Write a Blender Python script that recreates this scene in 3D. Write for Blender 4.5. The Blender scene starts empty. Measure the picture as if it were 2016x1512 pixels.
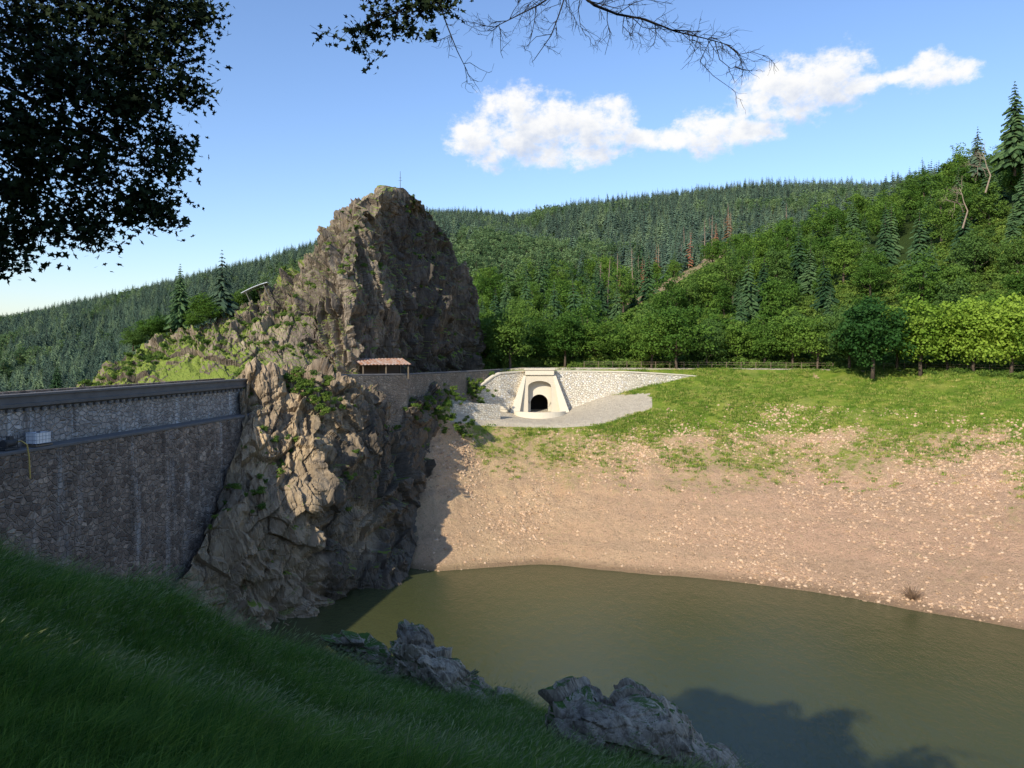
import bpy, math, numpy as np, random
rng=np.random.default_rng(11); random.seed(5)
EYE=4.0; F=1456.; CX=1008.; HY=690.
def S(px,py,Y):
    # unprojects image pixel coordinates at a chosen depth -> world metres
    return np.array([(px-CX)*Y/F, Y, EYE-(py-HY)*Y/F])
WATER=-22.0
scene=bpy.context.scene
COL=scene.collection
SUN_DIR=np.array([0.56,0.828]); SUN_EL=math.radians(31)

# ---------------------------------------------------------------- noise
def _h(ix,iy,iz,seed):
    h=(ix*374761393+iy*668265263+iz*1440662683+seed*1274126177)&0xffffffff
    h=((h^(h>>13))*1274126177)&0xffffffff
    h=((h^(h>>15))*2246822519)&0xffffffff
    h=h^(h>>16)
    return (h&0xffffff)/float(0xffffff)
def vnoise(p,seed=0):
    p=np.asarray(p,float); i=np.floor(p).astype(np.int64); f=p-i; u=f*f*(3-2*f)
    r=0
    for a in (0,1):
        wa=u[...,0] if a else 1-u[...,0]
        for b in (0,1):
            wb=u[...,1] if b else 1-u[...,1]
            for c in (0,1):
                wc=u[...,2] if c else 1-u[...,2]
                r=r+wa*wb*wc*_h(i[...,0]+a,i[...,1]+b,i[...,2]+c,seed)
    return r*2-1
def fbm(p,o=4,seed=0):
    r=0;a=1;s=0
    for k in range(o):
        r=r+a*vnoise(np.asarray(p)*(2.03**k)+k*7.3,seed+k); s+=a; a*=.5
    return r/s
def worley(p,seed=0):
    # F1, F2, cell random, tilted-plane value inside the cell
    p=np.asarray(p,float); i=np.floor(p).astype(np.int64); sh=p.shape[:-1]
    f1=np.full(sh,9.);f2=np.full(sh,9.);cr=np.zeros(sh);pl=np.zeros(sh)
    for a in (-1,0,1):
        for b in (-1,0,1):
            for c in (-1,0,1):
                x=i[...,0]+a;y=i[...,1]+b;z=i[...,2]+c
                q=np.stack([x+_h(x,y,z,seed),y+_h(x,y,z,seed+1),z+_h(x,y,z,seed+2)],-1)
                dv=p-q; d=np.sqrt((dv**2).sum(-1)); r=_h(x,y,z,seed+3)
                t_=dv[...,0]*(_h(x,y,z,seed+4)*2-1)+dv[...,1]*(_h(x,y,z,seed+5)*2-1)+dv[...,2]*(_h(x,y,z,seed+6)*2-1)
                m=d<f1
                f2=np.where(m,f1,np.minimum(f2,d)); cr=np.where(m,r,cr); pl=np.where(m,t_,pl); f1=np.where(m,d,f1)
    return f1,f2,cr,pl
def sstep(a,b,x):
    t=np.clip((x-a)/(b-a),0,1); return t*t*(3-2*t)

# ---------------------------------------------------------------- mesh helpers
def link(o): COL.objects.link(o); return o
def tag(o,label=None,cat=None,kind=None,group=None,parent=None):
    if label:o["label"]=label
    if cat:o["category"]=cat
    if kind:o["kind"]=kind
    if group:o["group"]=group
    if parent:o.parent=parent
    return o
def quick_mesh(name,V,loops,starts,totals,mats,mi=None,smooth=False):
    me=bpy.data.meshes.new(name)
    V=np.asarray(V,np.float32).reshape(-1,3)
    me.vertices.add(len(V)); me.vertices.foreach_set("co",V.ravel())
    me.loops.add(len(loops)); me.loops.foreach_set("vertex_index",np.asarray(loops,np.int32))
    me.polygons.add(len(starts)); me.polygons.foreach_set("loop_start",np.asarray(starts,np.int32))
    me.polygons.foreach_set("loop_total",np.asarray(totals,np.int32))
    for m in mats: me.materials.append(m)
    if mi is not None: me.polygons.foreach_set("material_index",np.asarray(mi,np.int32))
    me.polygons.foreach_set("use_smooth",np.full(len(starts),smooth))
    me.update(calc_edges=True); me.validate()
    return me
def grid_mesh(name,P,mats,wrap=False,smooth=False,flip=False):
    nr,nc=P.shape[:2]; idx=np.arange(nr*nc).reshape(nr,nc)
    a=idx[:-1];b=idx[1:]
    if wrap: a2=np.roll(a,-1,1);b2=np.roll(b,-1,1)
    else: a2=a[:,1:];b2=b[:,1:];a=a[:,:-1];b=b[:,:-1]
    q=np.stack([a,a2,b2,b],-1).reshape(-1,4)
    if flip:q=q[:,::-1]
    n=len(q)
    return quick_mesh(name,P.reshape(-1,3),q.ravel(),np.arange(n)*4,np.full(n,4),mats,None,smooth)
def polys_mesh(name,V,mats,mi=None,smooth=False):
    n,k=V.shape[:2]
    return quick_mesh(name,V.reshape(-1,3),np.arange(n*k),np.arange(n)*k,np.full(n,k),mats,mi,smooth)
class Acc:
    def __init__(s): s.v=[];s.f=[];s.m=[];s.n=0
    def add(s,v,f,m=0):
        for q in f: s.f.append(tuple(i+s.n for i in q)); s.m.append(m)
        s.v.extend([tuple(map(float,x)) for x in v]); s.n+=len(v)
    def box(s,c,d,m=0,rz=0.0,bev=0.0):
        x,y,z=[t/2 for t in d]; ca,sa=math.cos(rz),math.sin(rz)
        b=min(bev,x*.9,y*.9)
        ring=[(-x+b,-y),(x-b,-y),(x,-y+b),(x,y-b),(x-b,y),(-x+b,y),(-x,y-b),(-x,-y+b)] if b>0 else [(-x,-y),(x,-y),(x,y),(-x,y)]
        k=len(ring); v=[]
        for zz in (-z,z):
            for (px,py) in ring: v.append((c[0]+px*ca-py*sa,c[1]+px*sa+py*ca,c[2]+zz))
        f=[tuple(range(k))[::-1],tuple(range(k,2*k))]+[(i,(i+1)%k,k+(i+1)%k,k+i) for i in range(k)]
        s.add(v,f,m)
    def tube(s,pts,rad,k=6,m=0,cap=True):
        pts=[np.array(p,float) for p in pts]; v=[]
        for i,p in enumerate(pts):
            t=pts[min(i+1,len(pts)-1)]-pts[max(i-1,0)]; t=t/(np.linalg.norm(t)+1e-9)
            u=np.cross(t,[0.13,0.91,0.3] if abs(t[2])>.8 else [0,0,1]); u/=np.linalg.norm(u)+1e-9; w=np.cross(t,u)
            r=rad[i] if hasattr(rad,'__len__') else rad
            for j in range(k):
                a=2*math.pi*j/k; v.append(p+(u*math.cos(a)+w*math.sin(a))*r)
        f=[(i*k+j,i*k+(j+1)%k,(i+1)*k+(j+1)%k,(i+1)*k+j) for i in range(len(pts)-1) for j in range(k)]
        if cap: f+= [tuple(range(k))[::-1],tuple(range((len(pts)-1)*k,len(pts)*k))]
        s.add(v,f,m)
    def mesh(s,name,mats,smooth=False):
        me=bpy.data.meshes.new(name); me.from_pydata(s.v,[],s.f)
        for m in mats: me.materials.append(m)
        me.polygons.foreach_set("material_index",s.m)
        me.polygons.foreach_set("use_smooth",[smooth]*len(s.f)); me.update(); return me
    def obj(s,name,mats,smooth=False,**k):
        return tag(link(bpy.data.objects.new(name,s.mesh(name,mats,smooth))),**k)
def normals(P,wrap=False):
    du=np.gradient(P,axis=0)
    dv=(np.roll(P,-1,1)-np.roll(P,1,1))/2 if wrap else np.gradient(P,axis=1)
    n=np.cross(dv,du); return n/(np.linalg.norm(n,axis=-1,keepdims=True)+1e-9)
def sample_grid(P,n,w):
    c=(P[:-1,:-1],P[:-1,1:],P[1:,:-1],P[1:,1:])
    ar=np.linalg.norm(np.cross(c[1]-c[0],c[2]-c[0]),axis=-1)
    ww=(w[:-1,:-1]+w[1:,1:])/2*ar; ww=ww.ravel()/ww.sum()
    k=rng.choice(ww.size,n,p=ww); u=rng.random((n,1));v=rng.random((n,1))
    g=[x.reshape(-1,3)[k] for x in c]
    return g[0]*(1-u)*(1-v)+g[1]*u*(1-v)+g[2]*(1-u)*v+g[3]*u*v
def spaced(pts,dmin,nmax=10**9):
    out=[];cell={}
    for p in pts:
        d=dmin if not callable(dmin) else dmin(p)
        k=(int(p[0]//d),int(p[1]//d)); ok=True
        for a in (-1,0,1):
            for b in (-1,0,1):
                for q in cell.get((k[0]+a,k[1]+b),()):
                    if (q[0]-p[0])**2+(q[1]-p[1])**2<d*d: ok=False;break
                if not ok:break
            if not ok:break
        if ok:
            cell.setdefault(k,[]).append(p); out.append(p)
            if len(out)>=nmax:break
    return np.array(out)

# ---------------------------------------------------------------- materials
class MT:
    def __init__(s,name,rough=.85,spec=.25):
        s.m=bpy.data.materials.new(name); s.m.use_nodes=True; s.nt=s.m.node_tree
        s.b=s.nt.nodes["Principled BSDF"]; s.out=s.nt.nodes["Material Output"]
        s.b.inputs["Roughness"].default_value=rough; s.b.inputs["Specular IOR Level"].default_value=spec
        s.co=s.n("ShaderNodeTexCoord").outputs["Object"]
    def n(s,t,**k):
        x=s.nt.nodes.new(t)
        for a,b in k.items(): setattr(x,a,b)
        return x
    def put(s,sock,v):
        if isinstance(v,bpy.types.NodeSocket): s.nt.links.new(v,sock)
        elif isinstance(v,(tuple,list)) and len(v)==3 and sock.type=='RGBA': sock.default_value=(*v,1)
        else: sock.default_value=v
    def math(s,op,a,b=0.0,c=None,clamp=False):
        x=s.n("ShaderNodeMath",operation=op,use_clamp=clamp); s.put(x.inputs[0],a); s.put(x.inputs[1],b)
        if c is not None: s.put(x.inputs[2],c)
        return x.outputs[0]
    def mix(s,f,a,b,mode='MIX'):
        x=s.n("ShaderNodeMix",data_type='RGBA',blend_type=mode); s.put(x.inputs[0],f); s.put(x.inputs[6],a); s.put(x.inputs[7],b); return x.outputs[2]
    def ss(s,a,b,v,lo=0.0,hi=1.0):
        x=s.n("ShaderNodeMapRange",interpolation_type='SMOOTHSTEP'); s.put(x.inputs[0],v)
        for i,t in zip((1,2,3,4),(a,b,lo,hi)): x.inputs[i].default_value=t
        return x.outputs[0]
    def map(s,sc=(1,1,1),rot=(0,0,0),co=None):
        x=s.n("ShaderNodeMapping"); s.put(x.inputs[0],co or s.co); x.inputs["Scale"].default_value=sc; x.inputs["Rotation"].default_value=rot; return x.outputs[0]
    def noise(s,sc,det=4,co=None,rough=.6,dist=0):
        x=s.n("ShaderNodeTexNoise"); s.put(x.inputs["Vector"],co or s.co); x.inputs["Scale"].default_value=sc; x.inputs["Detail"].default_value=det; x.inputs["Roughness"].default_value=rough; x.inputs["Distortion"].default_value=dist; return x.outputs[0]
    def vor(s,sc,feat='F1',co=None,out="Distance"):
        x=s.n("ShaderNodeTexVoronoi",feature=feat); s.put(x.inputs["Vector"],co or s.co); x.inputs["Scale"].default_value=sc; return x.outputs[out]
    def bump(s,h,st=.5,d=.1):
        x=s.n("ShaderNodeBump"); s.put(x.inputs["Height"],h); x.inputs["Strength"].default_value=st; x.inputs["Distance"].default_value=d; s.put(s.b.inputs["Normal"],x.outputs[0])
    def attr(s,nm,o="Color"):
        x=s.n("ShaderNodeAttribute"); x.attribute_name=nm; return x.outputs[o]
    def sep(s,v):
        x=s.n("ShaderNodeSeparateXYZ"); s.put(x.inputs[0],v); return x.outputs
    def col(s,c): s.put(s.b.inputs["Base Color"],c); return s

def foliage(name,c1,c2,trans=.3,alt=None):
    t=MT(name,.7,.15)
    r=t.n("ShaderNodeObjectInfo").outputs["Random"]
    c=t.mix(t.attr("tint","Fac"),c1,c2)
    if alt: c=t.mix(t.ss(.55,1.0,r),c,alt)
    hv=t.n("ShaderNodeHueSaturation"); t.put(hv.inputs["Color"],c)
    t.put(hv.inputs["Value"],t.math('MULTIPLY_ADD',r,.75,.6))
    t.put(hv.inputs["Hue"],t.math('MULTIPLY_ADD',r,-.04,.522))
    c=hv.outputs[0]; t.col(c)
    tr=t.n("ShaderNodeBsdfTranslucent"); t.put(tr.inputs[0],c)
    mx=t.n("ShaderNodeMixShader"); mx.inputs[0].default_value=trans
    t.nt.links.new(t.b.outputs[0],mx.inputs[1]); t.nt.links.new(tr.outputs[0],mx.inputs[2]); t.nt.links.new(mx.outputs[0],t.out.inputs[0])
    return t.m
def plain(name,c,rough=.7,var=.25,sc=3.,metal=0,spec=.3):
    t=MT(name,rough,spec); n=t.noise(sc,5)
    t.col(t.mix(n,tuple(x*(1-var) for x in c),tuple(min(1,x*(1+var)) for x in c))); t.b.inputs["Metallic"].default_value=metal
    t.bump(n,.3,.02); return t.m
def rockmat(name,ca,cb,cc,grass=.62,gcol=((.11,.17,.022),(.26,.30,.06)),bleach=None,gamt=1.,sc=1.,leftgrass=None,dark=None,vz=.13,bs=.7):
    t=MT(name,.9,.2)
    mp=t.map((.5*sc,.5*sc,vz*sc),(.12,.15,.4))
    n1=t.noise(.35,6,mp,.65); n2=t.noise(3.4,8,mp,.72); n3=t.noise(1.1,6,mp,.62,1.0)
    vd=t.vor(1.0,'DISTANCE_TO_EDGE',t.map((1*sc,1*sc,.22*sc),(.2,.2,.3)))
    vc=t.vor(.8,'F1',mp,"Color")
    c=t.mix(t.ss(.35,.65,n1),ca,cb); c=t.mix(t.ss(.5,.72,n3),c,cc)
    c=t.mix(.3,c,t.mix(t.sep(vc)[0],(.4,.4,.4),(1.5,1.44,1.38)),'MULTIPLY')
    c=t.mix(t.ss(.32,.58,n2),t.mix(1.,c,(.48,.45,.42),'MULTIPLY'),c)
    c=t.mix(t.ss(0,.02,vd,.45,1.0),t.mix(1.,c,(.4,.38,.36),'MULTIPLY'),c)
    xyz=t.sep(t.co); z=xyz[2]
    if bleach:
        f=t.math('ADD',z,t.math('MULTIPLY',n1,6.))
        c=t.mix(t.ss(bleach[0],bleach[1],f,.8,0),c,t.mix(n2,bleach[2],bleach[3]))
    if dark: # large dark lichen / wet rock patches, heavier toward right to paint in shade
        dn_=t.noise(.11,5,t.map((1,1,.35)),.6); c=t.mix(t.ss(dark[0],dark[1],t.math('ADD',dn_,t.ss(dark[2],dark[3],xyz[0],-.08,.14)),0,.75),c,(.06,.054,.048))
    if grass<1:
        nz=t.sep(t.n("ShaderNodeNewGeometry").outputs["Normal"])[2]
        g=t.math('ADD',nz,t.math('MULTIPLY_ADD',t.noise(.35,6),1.3,-.65))
        if leftgrass: g=t.math('ADD',g,t.ss(leftgrass[0],leftgrass[1],xyz[0],leftgrass[2],0))
        gc=t.mix(t.noise(2.2,4),gcol[0],gcol[1])
        c=t.mix(t.math('MULTIPLY',t.ss(grass-.06,grass+.06,g),gamt),c,gc)
    t.col(c)
    h=t.math('ADD',t.math('MULTIPLY',n2,.8),t.math('ADD',t.math('MULTIPLY',n3,.9),t.ss(0,.06,vd,0,.25)))
    t.bump(h,bs,.35/sc); return t.m

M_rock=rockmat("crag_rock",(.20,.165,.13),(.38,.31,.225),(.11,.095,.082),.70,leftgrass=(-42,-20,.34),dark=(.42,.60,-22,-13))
M_spur=rockmat("spur_rock",(.27,.21,.145),(.54,.415,.26),(.14,.115,.09),.98,bleach=(-14,-2,(.48,.38,.25),(.27,.21,.145)),dark=(.45,.60,-21,-13))
M_fore=rockmat("boulder_rock",(.25,.215,.165),(.42,.365,.28),(.13,.115,.095),.90,gcol=((.035,.075,.012),(.07,.13,.022)),sc=4.,vz=.25,bs=.5)

# terrain material
t=MT("ground_material",.95,.1)
mk=t.attr("mask"); r,g,b=t.sep(mk)[:3]
fine=t.noise(1.1,8,None,.72); med=t.noise(.12,6,None,.6); grit=t.noise(6.,5,None,.8)
strat=t.noise(.25,5,t.map((.12,.12,3.2)),.6)
dirt=t.mix(t.ss(.3,.7,med),(.80,.57,.32),(.78,.50,.29))
xx=t.sep(t.co)[0]
dirt=t.mix(t.ss(-8,40,xx,0,.75),dirt,(.77,.465,.30))
dirt=t.mix(t.ss(.42,.62,strat,.0,.55),dirt,(.60,.40,.25))
dirt=t.mix(t.ss(.42,.8,grit,0,.5),dirt,(.88,.70,.50))
dirt=t.mix(t.ss(.32,.52,grit,.6,0),dirt,(.40,.26,.15))
dirt=t.mix(t.ss(.3,.52,fine,.6,0),dirt,(.44,.29,.17))
rub=t.vor(1.7,'F1',None,"Color"); dirt=t.mix(t.math('MULTIPLY',t.ss(.7,.85,t.sep(rub)[0]),t.ss(.2,.42,t.vor(1.7,'F1'),.4,0)),dirt,(.42,.28,.18))
dry=t.mix(fine,(.42,.36,.13),(.57,.46,.22))
gr=t.mix(t.ss(.35,.65,t.noise(.35,6)),(.16,.27,.028),(.33,.385,.06))
gr=t.mix(t.ss(.45,.75,grit,0,.5),gr,(.09,.17,.02))
gr=t.mix(t.ss(.46,.66,med,0,.55),gr,(.40,.385,.11))
rr=t.math('ADD',r,t.math('ADD',t.math('MULTIPLY_ADD',fine,1.6,-.8),t.math('MULTIPLY_ADD',med,1.1,-.55)))
c=t.mix(t.ss(.12,.42,rr,0,.5),dirt,dry)
c=t.mix(t.ss(.38,.62,rr),c,gr)
gravel=t.mix(grit,(.62,.54,.40),(.88,.78,.61)); gravel=t.mix(t.ss(.4,.6,fine,.3,0),gravel,(.50,.41,.29))
c=t.mix(t.ss(.4,.6,t.math('ADD',g,t.math('MULTIPLY_ADD',fine,.9,-.45))),c,gravel)
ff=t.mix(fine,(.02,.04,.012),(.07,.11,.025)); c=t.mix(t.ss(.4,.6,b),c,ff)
al=t.attr("mask","Alpha"); c=t.mix(t.ss(.4,.7,t.math('ADD',al,t.math('MULTIPLY_ADD',fine,1.4,-.8))),c,t.mix(fine,(.20,.15,.08),(.50,.38,.23)))
zz=t.sep(t.co)[2]; c=t.mix(t.ss(WATER+.1,WATER+.8,zz,.6,0),c,(.20,.14,.08))
t.col(c); t.bump(t.math('ADD',fine,t.math('MULTIPLY',grit,.6)),1.,.6)
M_ground=t.m

# ---------------------------------------------------------------- TERRAIN SHEET
cp=[-900,0,300,480,640,740,800,860,950,1020,1060,1110,1180,1290,1400,1600,1800,2016,2300,3000]
def row(Y,Z): return np.array(Y,float),np.array(Z,float)
R=[]
R.append(row([15,30,40,50,60,70,76,76,78,79,80,79,77,76,74,69,64,59,52,38],[-32]*20))
R.append(row([20,40,50,60,68,88,87,87,88.4,89.5,90,89.5,87.5,85.5,84,79.7,74,69,62,48],[-30,-30,-30,-30,-29,-28,-23.2]+[WATER]*13))
R3=row([35,62,74,84,94,104,104,106,115,116,116,116,116,121,122,118,110,98,86,66],[-32,-32,-26,-18,-12,-8,-6,-5.2,-7.0,-7.3,-7.5,-7.4,-7.1,-4.6,-3.2,-3.6,-3.7,-3.8,-3.8,-4])
w=.5; Zm=R[1][1]*(1-w)+R3[1]*w-.4
R.append((R[1][0]*(1-w)+R3[0]*w+.6, Zm)); R.append(R3)
R.append(row([50,70,84,92,103,107,108,110,123,130,131.5,129,127.5,128.5,129,126,117,104,92,70],[-36,-36,-24,-10,-4,-3,-3,-3,-4.8,-6.3,-6.3,-6.0,-4.0,-1.9,-.6,-1.,-1.,-1.,-1.,-1.]))
R.append(row([70,84,94,100,112,116,119,123,131,133,133.5,133,133,133,134,131,122,109,97,74],[-38,-36,-22,-6,-.5,0,0,0,.4,.8,.8,.8,.8,.7,.7,.6,.5,.4,.4,.4]))
R.append((R[-1][0]+7,R[-1][1]+.1))
D=[170,210,270,350,500,700,850,1100,2000,7000]
HZ={-900:[-40,-40,-35,-30,-10,20,40,30,10,0],0:[-50,-48,-42,-32,-8,20,35,25,0,0],300:[-42,-38,-30,-18,12,55,76,60,20,0],
480:[-15,-15,-10,0,35,80,98,80,30,0],640:[0,2,10,25,60,100,120,100,40,0],740:[3,8,20,40,80,125,142,130,60,0],800:[4,10,23,43,84,128,148,130,60,0],860:[4,12,26,46,88,128,150,125,60,0],
950:[4,12,26,48,90,134,154,125,60,0],1020:[4,12,26,48,92,132,151,120,60,0],1060:[4,12,26,48,92,131,150,120,60,0],1110:[4,12,26,48,92,131,149,120,60,0],1180:[4,12,27,50,94,134,152,120,60,0],
1290:[6,15,30,52,98,140,160,130,60,0],1400:[9,20,36,56,103,147,166,130,60,0],1600:[14,28,45,62,106,158,181,140,60,0],
1800:[22,40,60,79,110,150,165,150,60,0],2016:[36,54,70,86,112,150,170,150,60,0],2300:[45,65,85,100,125,150,170,150,60,0],3000:[45,65,85,100,125,150,170,150,60,0]}
H=np.array([HZ[k] for k in cp])
R.append(((R[-1][0]+170)/2, R[-1][1]*.62+H[:,0]*.38))
for j,d in enumerate(D): R.append((np.full(20,float(d)),H[:,j]))
subs=[4,34,34,14,12,4,6,8,14,16,22,26,16,10,6,4,3]
cols=np.concatenate([np.linspace(-900,-160,24)[:-1],np.linspace(-160,700,110)[:-1],np.linspace(700,2150,340)[:-1],np.linspace(2150,3000,30)])
rows=[]
for k in range(len(R)-1):
    n=subs[k] if k<len(subs) else 4
    for q in range(n):
        a=q/n; rows.append((k,a))
rows.append((len(R)-2,1.0))
def smc(v): return np.interp(cols,cp,v)
NC=len(cols); NR=len(rows)
TY=np.zeros((NR,NC));TZ=np.zeros((NR,NC))
for i,(k,a) in enumerate(rows):
    TY[i]=smc(R[k][0])*(1-a)+smc(R[k+1][0])*a
    TZ[i]=smc(R[k][1])*(1-a)+smc(R[k+1][1])*a
ker=np.exp(-np.linspace(-1.5,1.5,9)**2);ker/=ker.sum()
def csm(A):
    B=np.pad(A,((0,0),(4,4)),mode='edge'); return np.stack([np.convolve(r_,ker,'valid') for r_ in B])
for _ in range(2): TY=csm(TY);TZ=csm(TZ)
TX=(cols[None,:]-CX)/F*TY
TP=np.stack([TX,TY,TZ],-1)
rowk=np.array([k+a for k,a in rows])[:,None]*np.ones((1,NC))
bankm=sstep(.3,1,rowk)*(1-sstep(2.6,3,rowk)); hillm=sstep(7.,8.,rowk)
pb=TP*np.array([1,1,1.])
rill=np.abs(fbm(np.stack([TX*.28+.8*fbm(pb*.1,2,34),TY*.10,TZ*.0],-1),4,33))
TP[...,2]+=bankm*(1.1*fbm(pb*.07,3,3)+.6*fbm(pb*.35,4,5)+.28*fbm(pb*1.4,2,6)-.28*(1-sstep(0,.2,rill))*(.5+fbm(pb*.08,2,35)))*np.clip(rowk-.9,.2,1)
TP[...,2]+=sstep(3,3.5,rowk)*(1-sstep(4.6,5,rowk))*sstep(1290,1400,cols)[None,:]*.6*fbm(pb*.3,3,8)
TP[...,2]+=hillm*np.clip(TY/850,0.1,1.2)*(9*fbm(pb*np.array([.008,.008,0]),4,12)+0)
gl=np.abs(vnoise(np.stack([TX*.011+TY*.002,TY*.002,TX*0],-1),31)); TP[...,2]-=hillm*sstep(300,500,TY)*(1-sstep(650,800,TY))*(1-sstep(0,.35,gl))*16
py=HY+(EYE-TP[...,2])*F/TP[...,1]; PX=np.repeat(cols[None,:],NR,0)
gb=np.interp(cols,[700,860,940,1060,1200,1400,1600,1700,1800,1950,2016,2200],[780,800,850,862,874,872,870,858,868,862,880,900])[None,:]
sp=np.interp(cols,[700,900,950,1200,1400,1800,1960,1990,2200],[790,830,955,955,970,965,945,1010,1050])[None,:]
grass=.95*(1-sstep(-50,30,py-gb+26*fbm(pb*.12,3,40)))+.0
grass=np.maximum(grass,.40*(1-sstep(-80,44,py-sp+28*fbm(pb*.15,3,41))))
bare=(rowk>4.2)&(rowk<5)&(fbm(pb*.18,3,45)>.12)&(PX>1600)
grass=np.where(bare,.25,grass)
grass=np.where(rowk>5,.9,grass)
pad=((rowk>=2.93)&(rowk<4.1)&(PX>885)&(PX<1285+8*vnoise(pb*.5,2))&(py>775))*1.0
pad=np.maximum(pad,((rowk>=5.0)&(rowk<5.75))*1.0)
stripc=lambda u:640-(u-1180)*.56
strip=stripc(PX); clear=(np.abs(py-strip)<9+22*fbm(pb*.05,3,50))&(PX>1165)&(PX<1440)&(rowk>7.3)&(TY<420)
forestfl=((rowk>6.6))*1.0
scar=((PX>1540)&(PX<1620)&(np.abs(py-655)<22)&(rowk>6.2))
alpha=(clear|scar)*1.0
me=grid_mesh("ground",TP,[M_ground],smooth=True)
at=me.color_attributes.new("mask",'FLOAT_COLOR','POINT')
at.data.foreach_set("color",np.stack([grass,pad,forestfl,alpha],-1).astype(np.float32).ravel())
ground=tag(link(bpy.data.objects.new("ground",me)),"reservoir bank, promenade and wooded hills as one terrain","ground","structure")

# water
t=MT("water_material",.05,.5); t.b.inputs["IOR"].default_value=1.33
wn=t.noise(.9,4,t.map((1,.55,1)),.6); wn2=t.noise(.05,3)
t.col(t.mix(wn2,(.048,.060,.023),(.082,.086,.034))); t.bump(t.math('ADD',wn,t.math('MULTIPLY',t.noise(3.5,4,t.map((1,.5,1)),.7),.6)),.30,.25)
A=Acc(); A.add([(-31,-60,WATER),(160,-60,WATER),(160,100,WATER),(-20,100,WATER),(-31,74,WATER)],[(0,1,2,3,4)])
A.obj("water",[t.m],label="murky olive reservoir water below the bank",cat="water",kind="structure")

# ---------------------------------------------------------------- rock lofts
def rock_displace(P,amp,seed,wrap=False,size=4.,sgn=1,mask=None,tilt=(.3,.12),vs=2.3,fineamp=1.,slabs=(),big=1.4):
    n=normals(P,wrap)*sgn
    wp_=np.stack([fbm(P*.16,3,seed+20),fbm(P*.16,3,seed+31),fbm(P*.16,3,seed+42)],-1)
    wq_=fbm(P*.7,3,seed+55)
    q=P.copy(); q[...,0]+=P[...,2]*tilt[0]; q[...,1]+=P[...,2]*tilt[1]
    q=q+wp_*size*.25
    d=0
    for s,a,v_ in ((size*1.7,big,1.),(size*.8,.75,1.),(size*.36,.28*fineamp,1.2),(size*.16,.11*fineamp,1.3)):
        f1,f2,cr,pl=worley(q/np.array([s,s,s*vs*v_]),seed+int(s*10))
        d=d+a*((cr-.5)*1.0+pl*1.6-.2*np.exp(-(f2-f1)*16))
    for k_,(dx,dy,dz,T,a) in enumerate(slabs):   # saw-tooth bedding / joint planes
        f1,f2,cr,pl=worley(q/(T*np.array([2.4,2.4,4.0])),seed+300+k_)
        s_=(P[...,0]*dx+P[...,1]*dy+P[...,2]*dz)+wp_[...,0]*T*.9+wq_*T*.25+cr*T
        fr_=s_/T-np.floor(s_/T)
        d=d+a*(np.where(fr_<.84,fr_/.84,(1-fr_)/.16)-.5)*(.4+.9*cr)
    d=d+.45*fbm(P*.15,2,seed+5)+.06*fbm(P*np.array([1.8,1.8,.8]),4,seed+6)
    d=d*amp
    if mask is not None:d=d*mask
    return P+n*d[...,None]
def I(x,pairs): 
    a=sorted(pairs.items()); return np.interp(x,[k for k,_ in a],[v for _,v in a])
# main crag
lv=np.concatenate([np.linspace(770,376,300)]); NT=620
Lp=I(lv,{770:430,720:440,640:462,600:492,585:508,560:540,530:575,510:598,490:620,455:650,425:664,404:696,388:732,376:748})
Rp=I(lv,{770:944,640:948,580:944,520:924,515:908,490:894,460:883,425:856,400:832,388:820,376:800})
Fp=I(lv,{770:690,600:678,500:686,430:702,376:756}); FY=I(lv,{770:95,600:95,500:99,430:103,376:108})
LY=I(lv,{770:101,600:103,376:112}); RY=I(lv,{770:138,500:133,420:127,376:117}); BY=I(lv,{770:150,500:140,376:120})
P=np.zeros((len(lv),NT,3))
for i,v in enumerate(lv):
    c=[S(Lp[i],v,LY[i]),S(Fp[i],v,FY[i]),S(Rp[i],v,RY[i]),S((Lp[i]+Rp[i])/2,v,BY[i])]
    mid=(c[1]*.5+c[2]*.5)+np.array([.1,.2,0])
    poly=[c[0],c[1],mid,c[2],c[3],c[0]]; seg=[180,140,185,65,50]
    pts=[]
    for a,b,s in zip(poly[:-1],poly[1:],seg):
        u=np.arange(s)[:,None]/s; pts.append(a*(1-u)+b*u)
    pts=np.concatenate(pts); k=np.ones(7)/7
    pp=np.concatenate([pts[-3:],pts,pts[:3]]); P[i]=np.stack([np.convolve(pp[:,j],k,'valid') for j in range(3)],-1)
msk=I(lv,{770:.9,430:1,376:.35})[:,None]
P=rock_displace(P,.92,3,True,3.6,-1 if normals(P,True)[100,160,1]>0 else 1,msk,vs=3.2,slabs=((.92,.35,.14,3.2,1.6),(.85,-.3,.22,1.3,.8),(.7,.6,.15,.55,.25),(.1,.15,1.,2.8,.5)),big=1.3)
top=P[-1]; cen=top.mean(0)
ext=np.stack([cen+(top-cen)*s+np.array([0,0,dz]) for s,dz in ((.8,.35),(.5,.5),(.15,.55),(.01,.5))]); ext[...,2]+=.3*fbm(ext[...,:]*.8,2,9)
P=np.concatenate([P,ext]); PEAK=P
pk=tag(link(bpy.data.objects.new("rock_peak",grid_mesh("rock_peak",P,[M_rock],True,False))),"tall jagged brown crag with grassy ledges above dam","rock")
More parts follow.
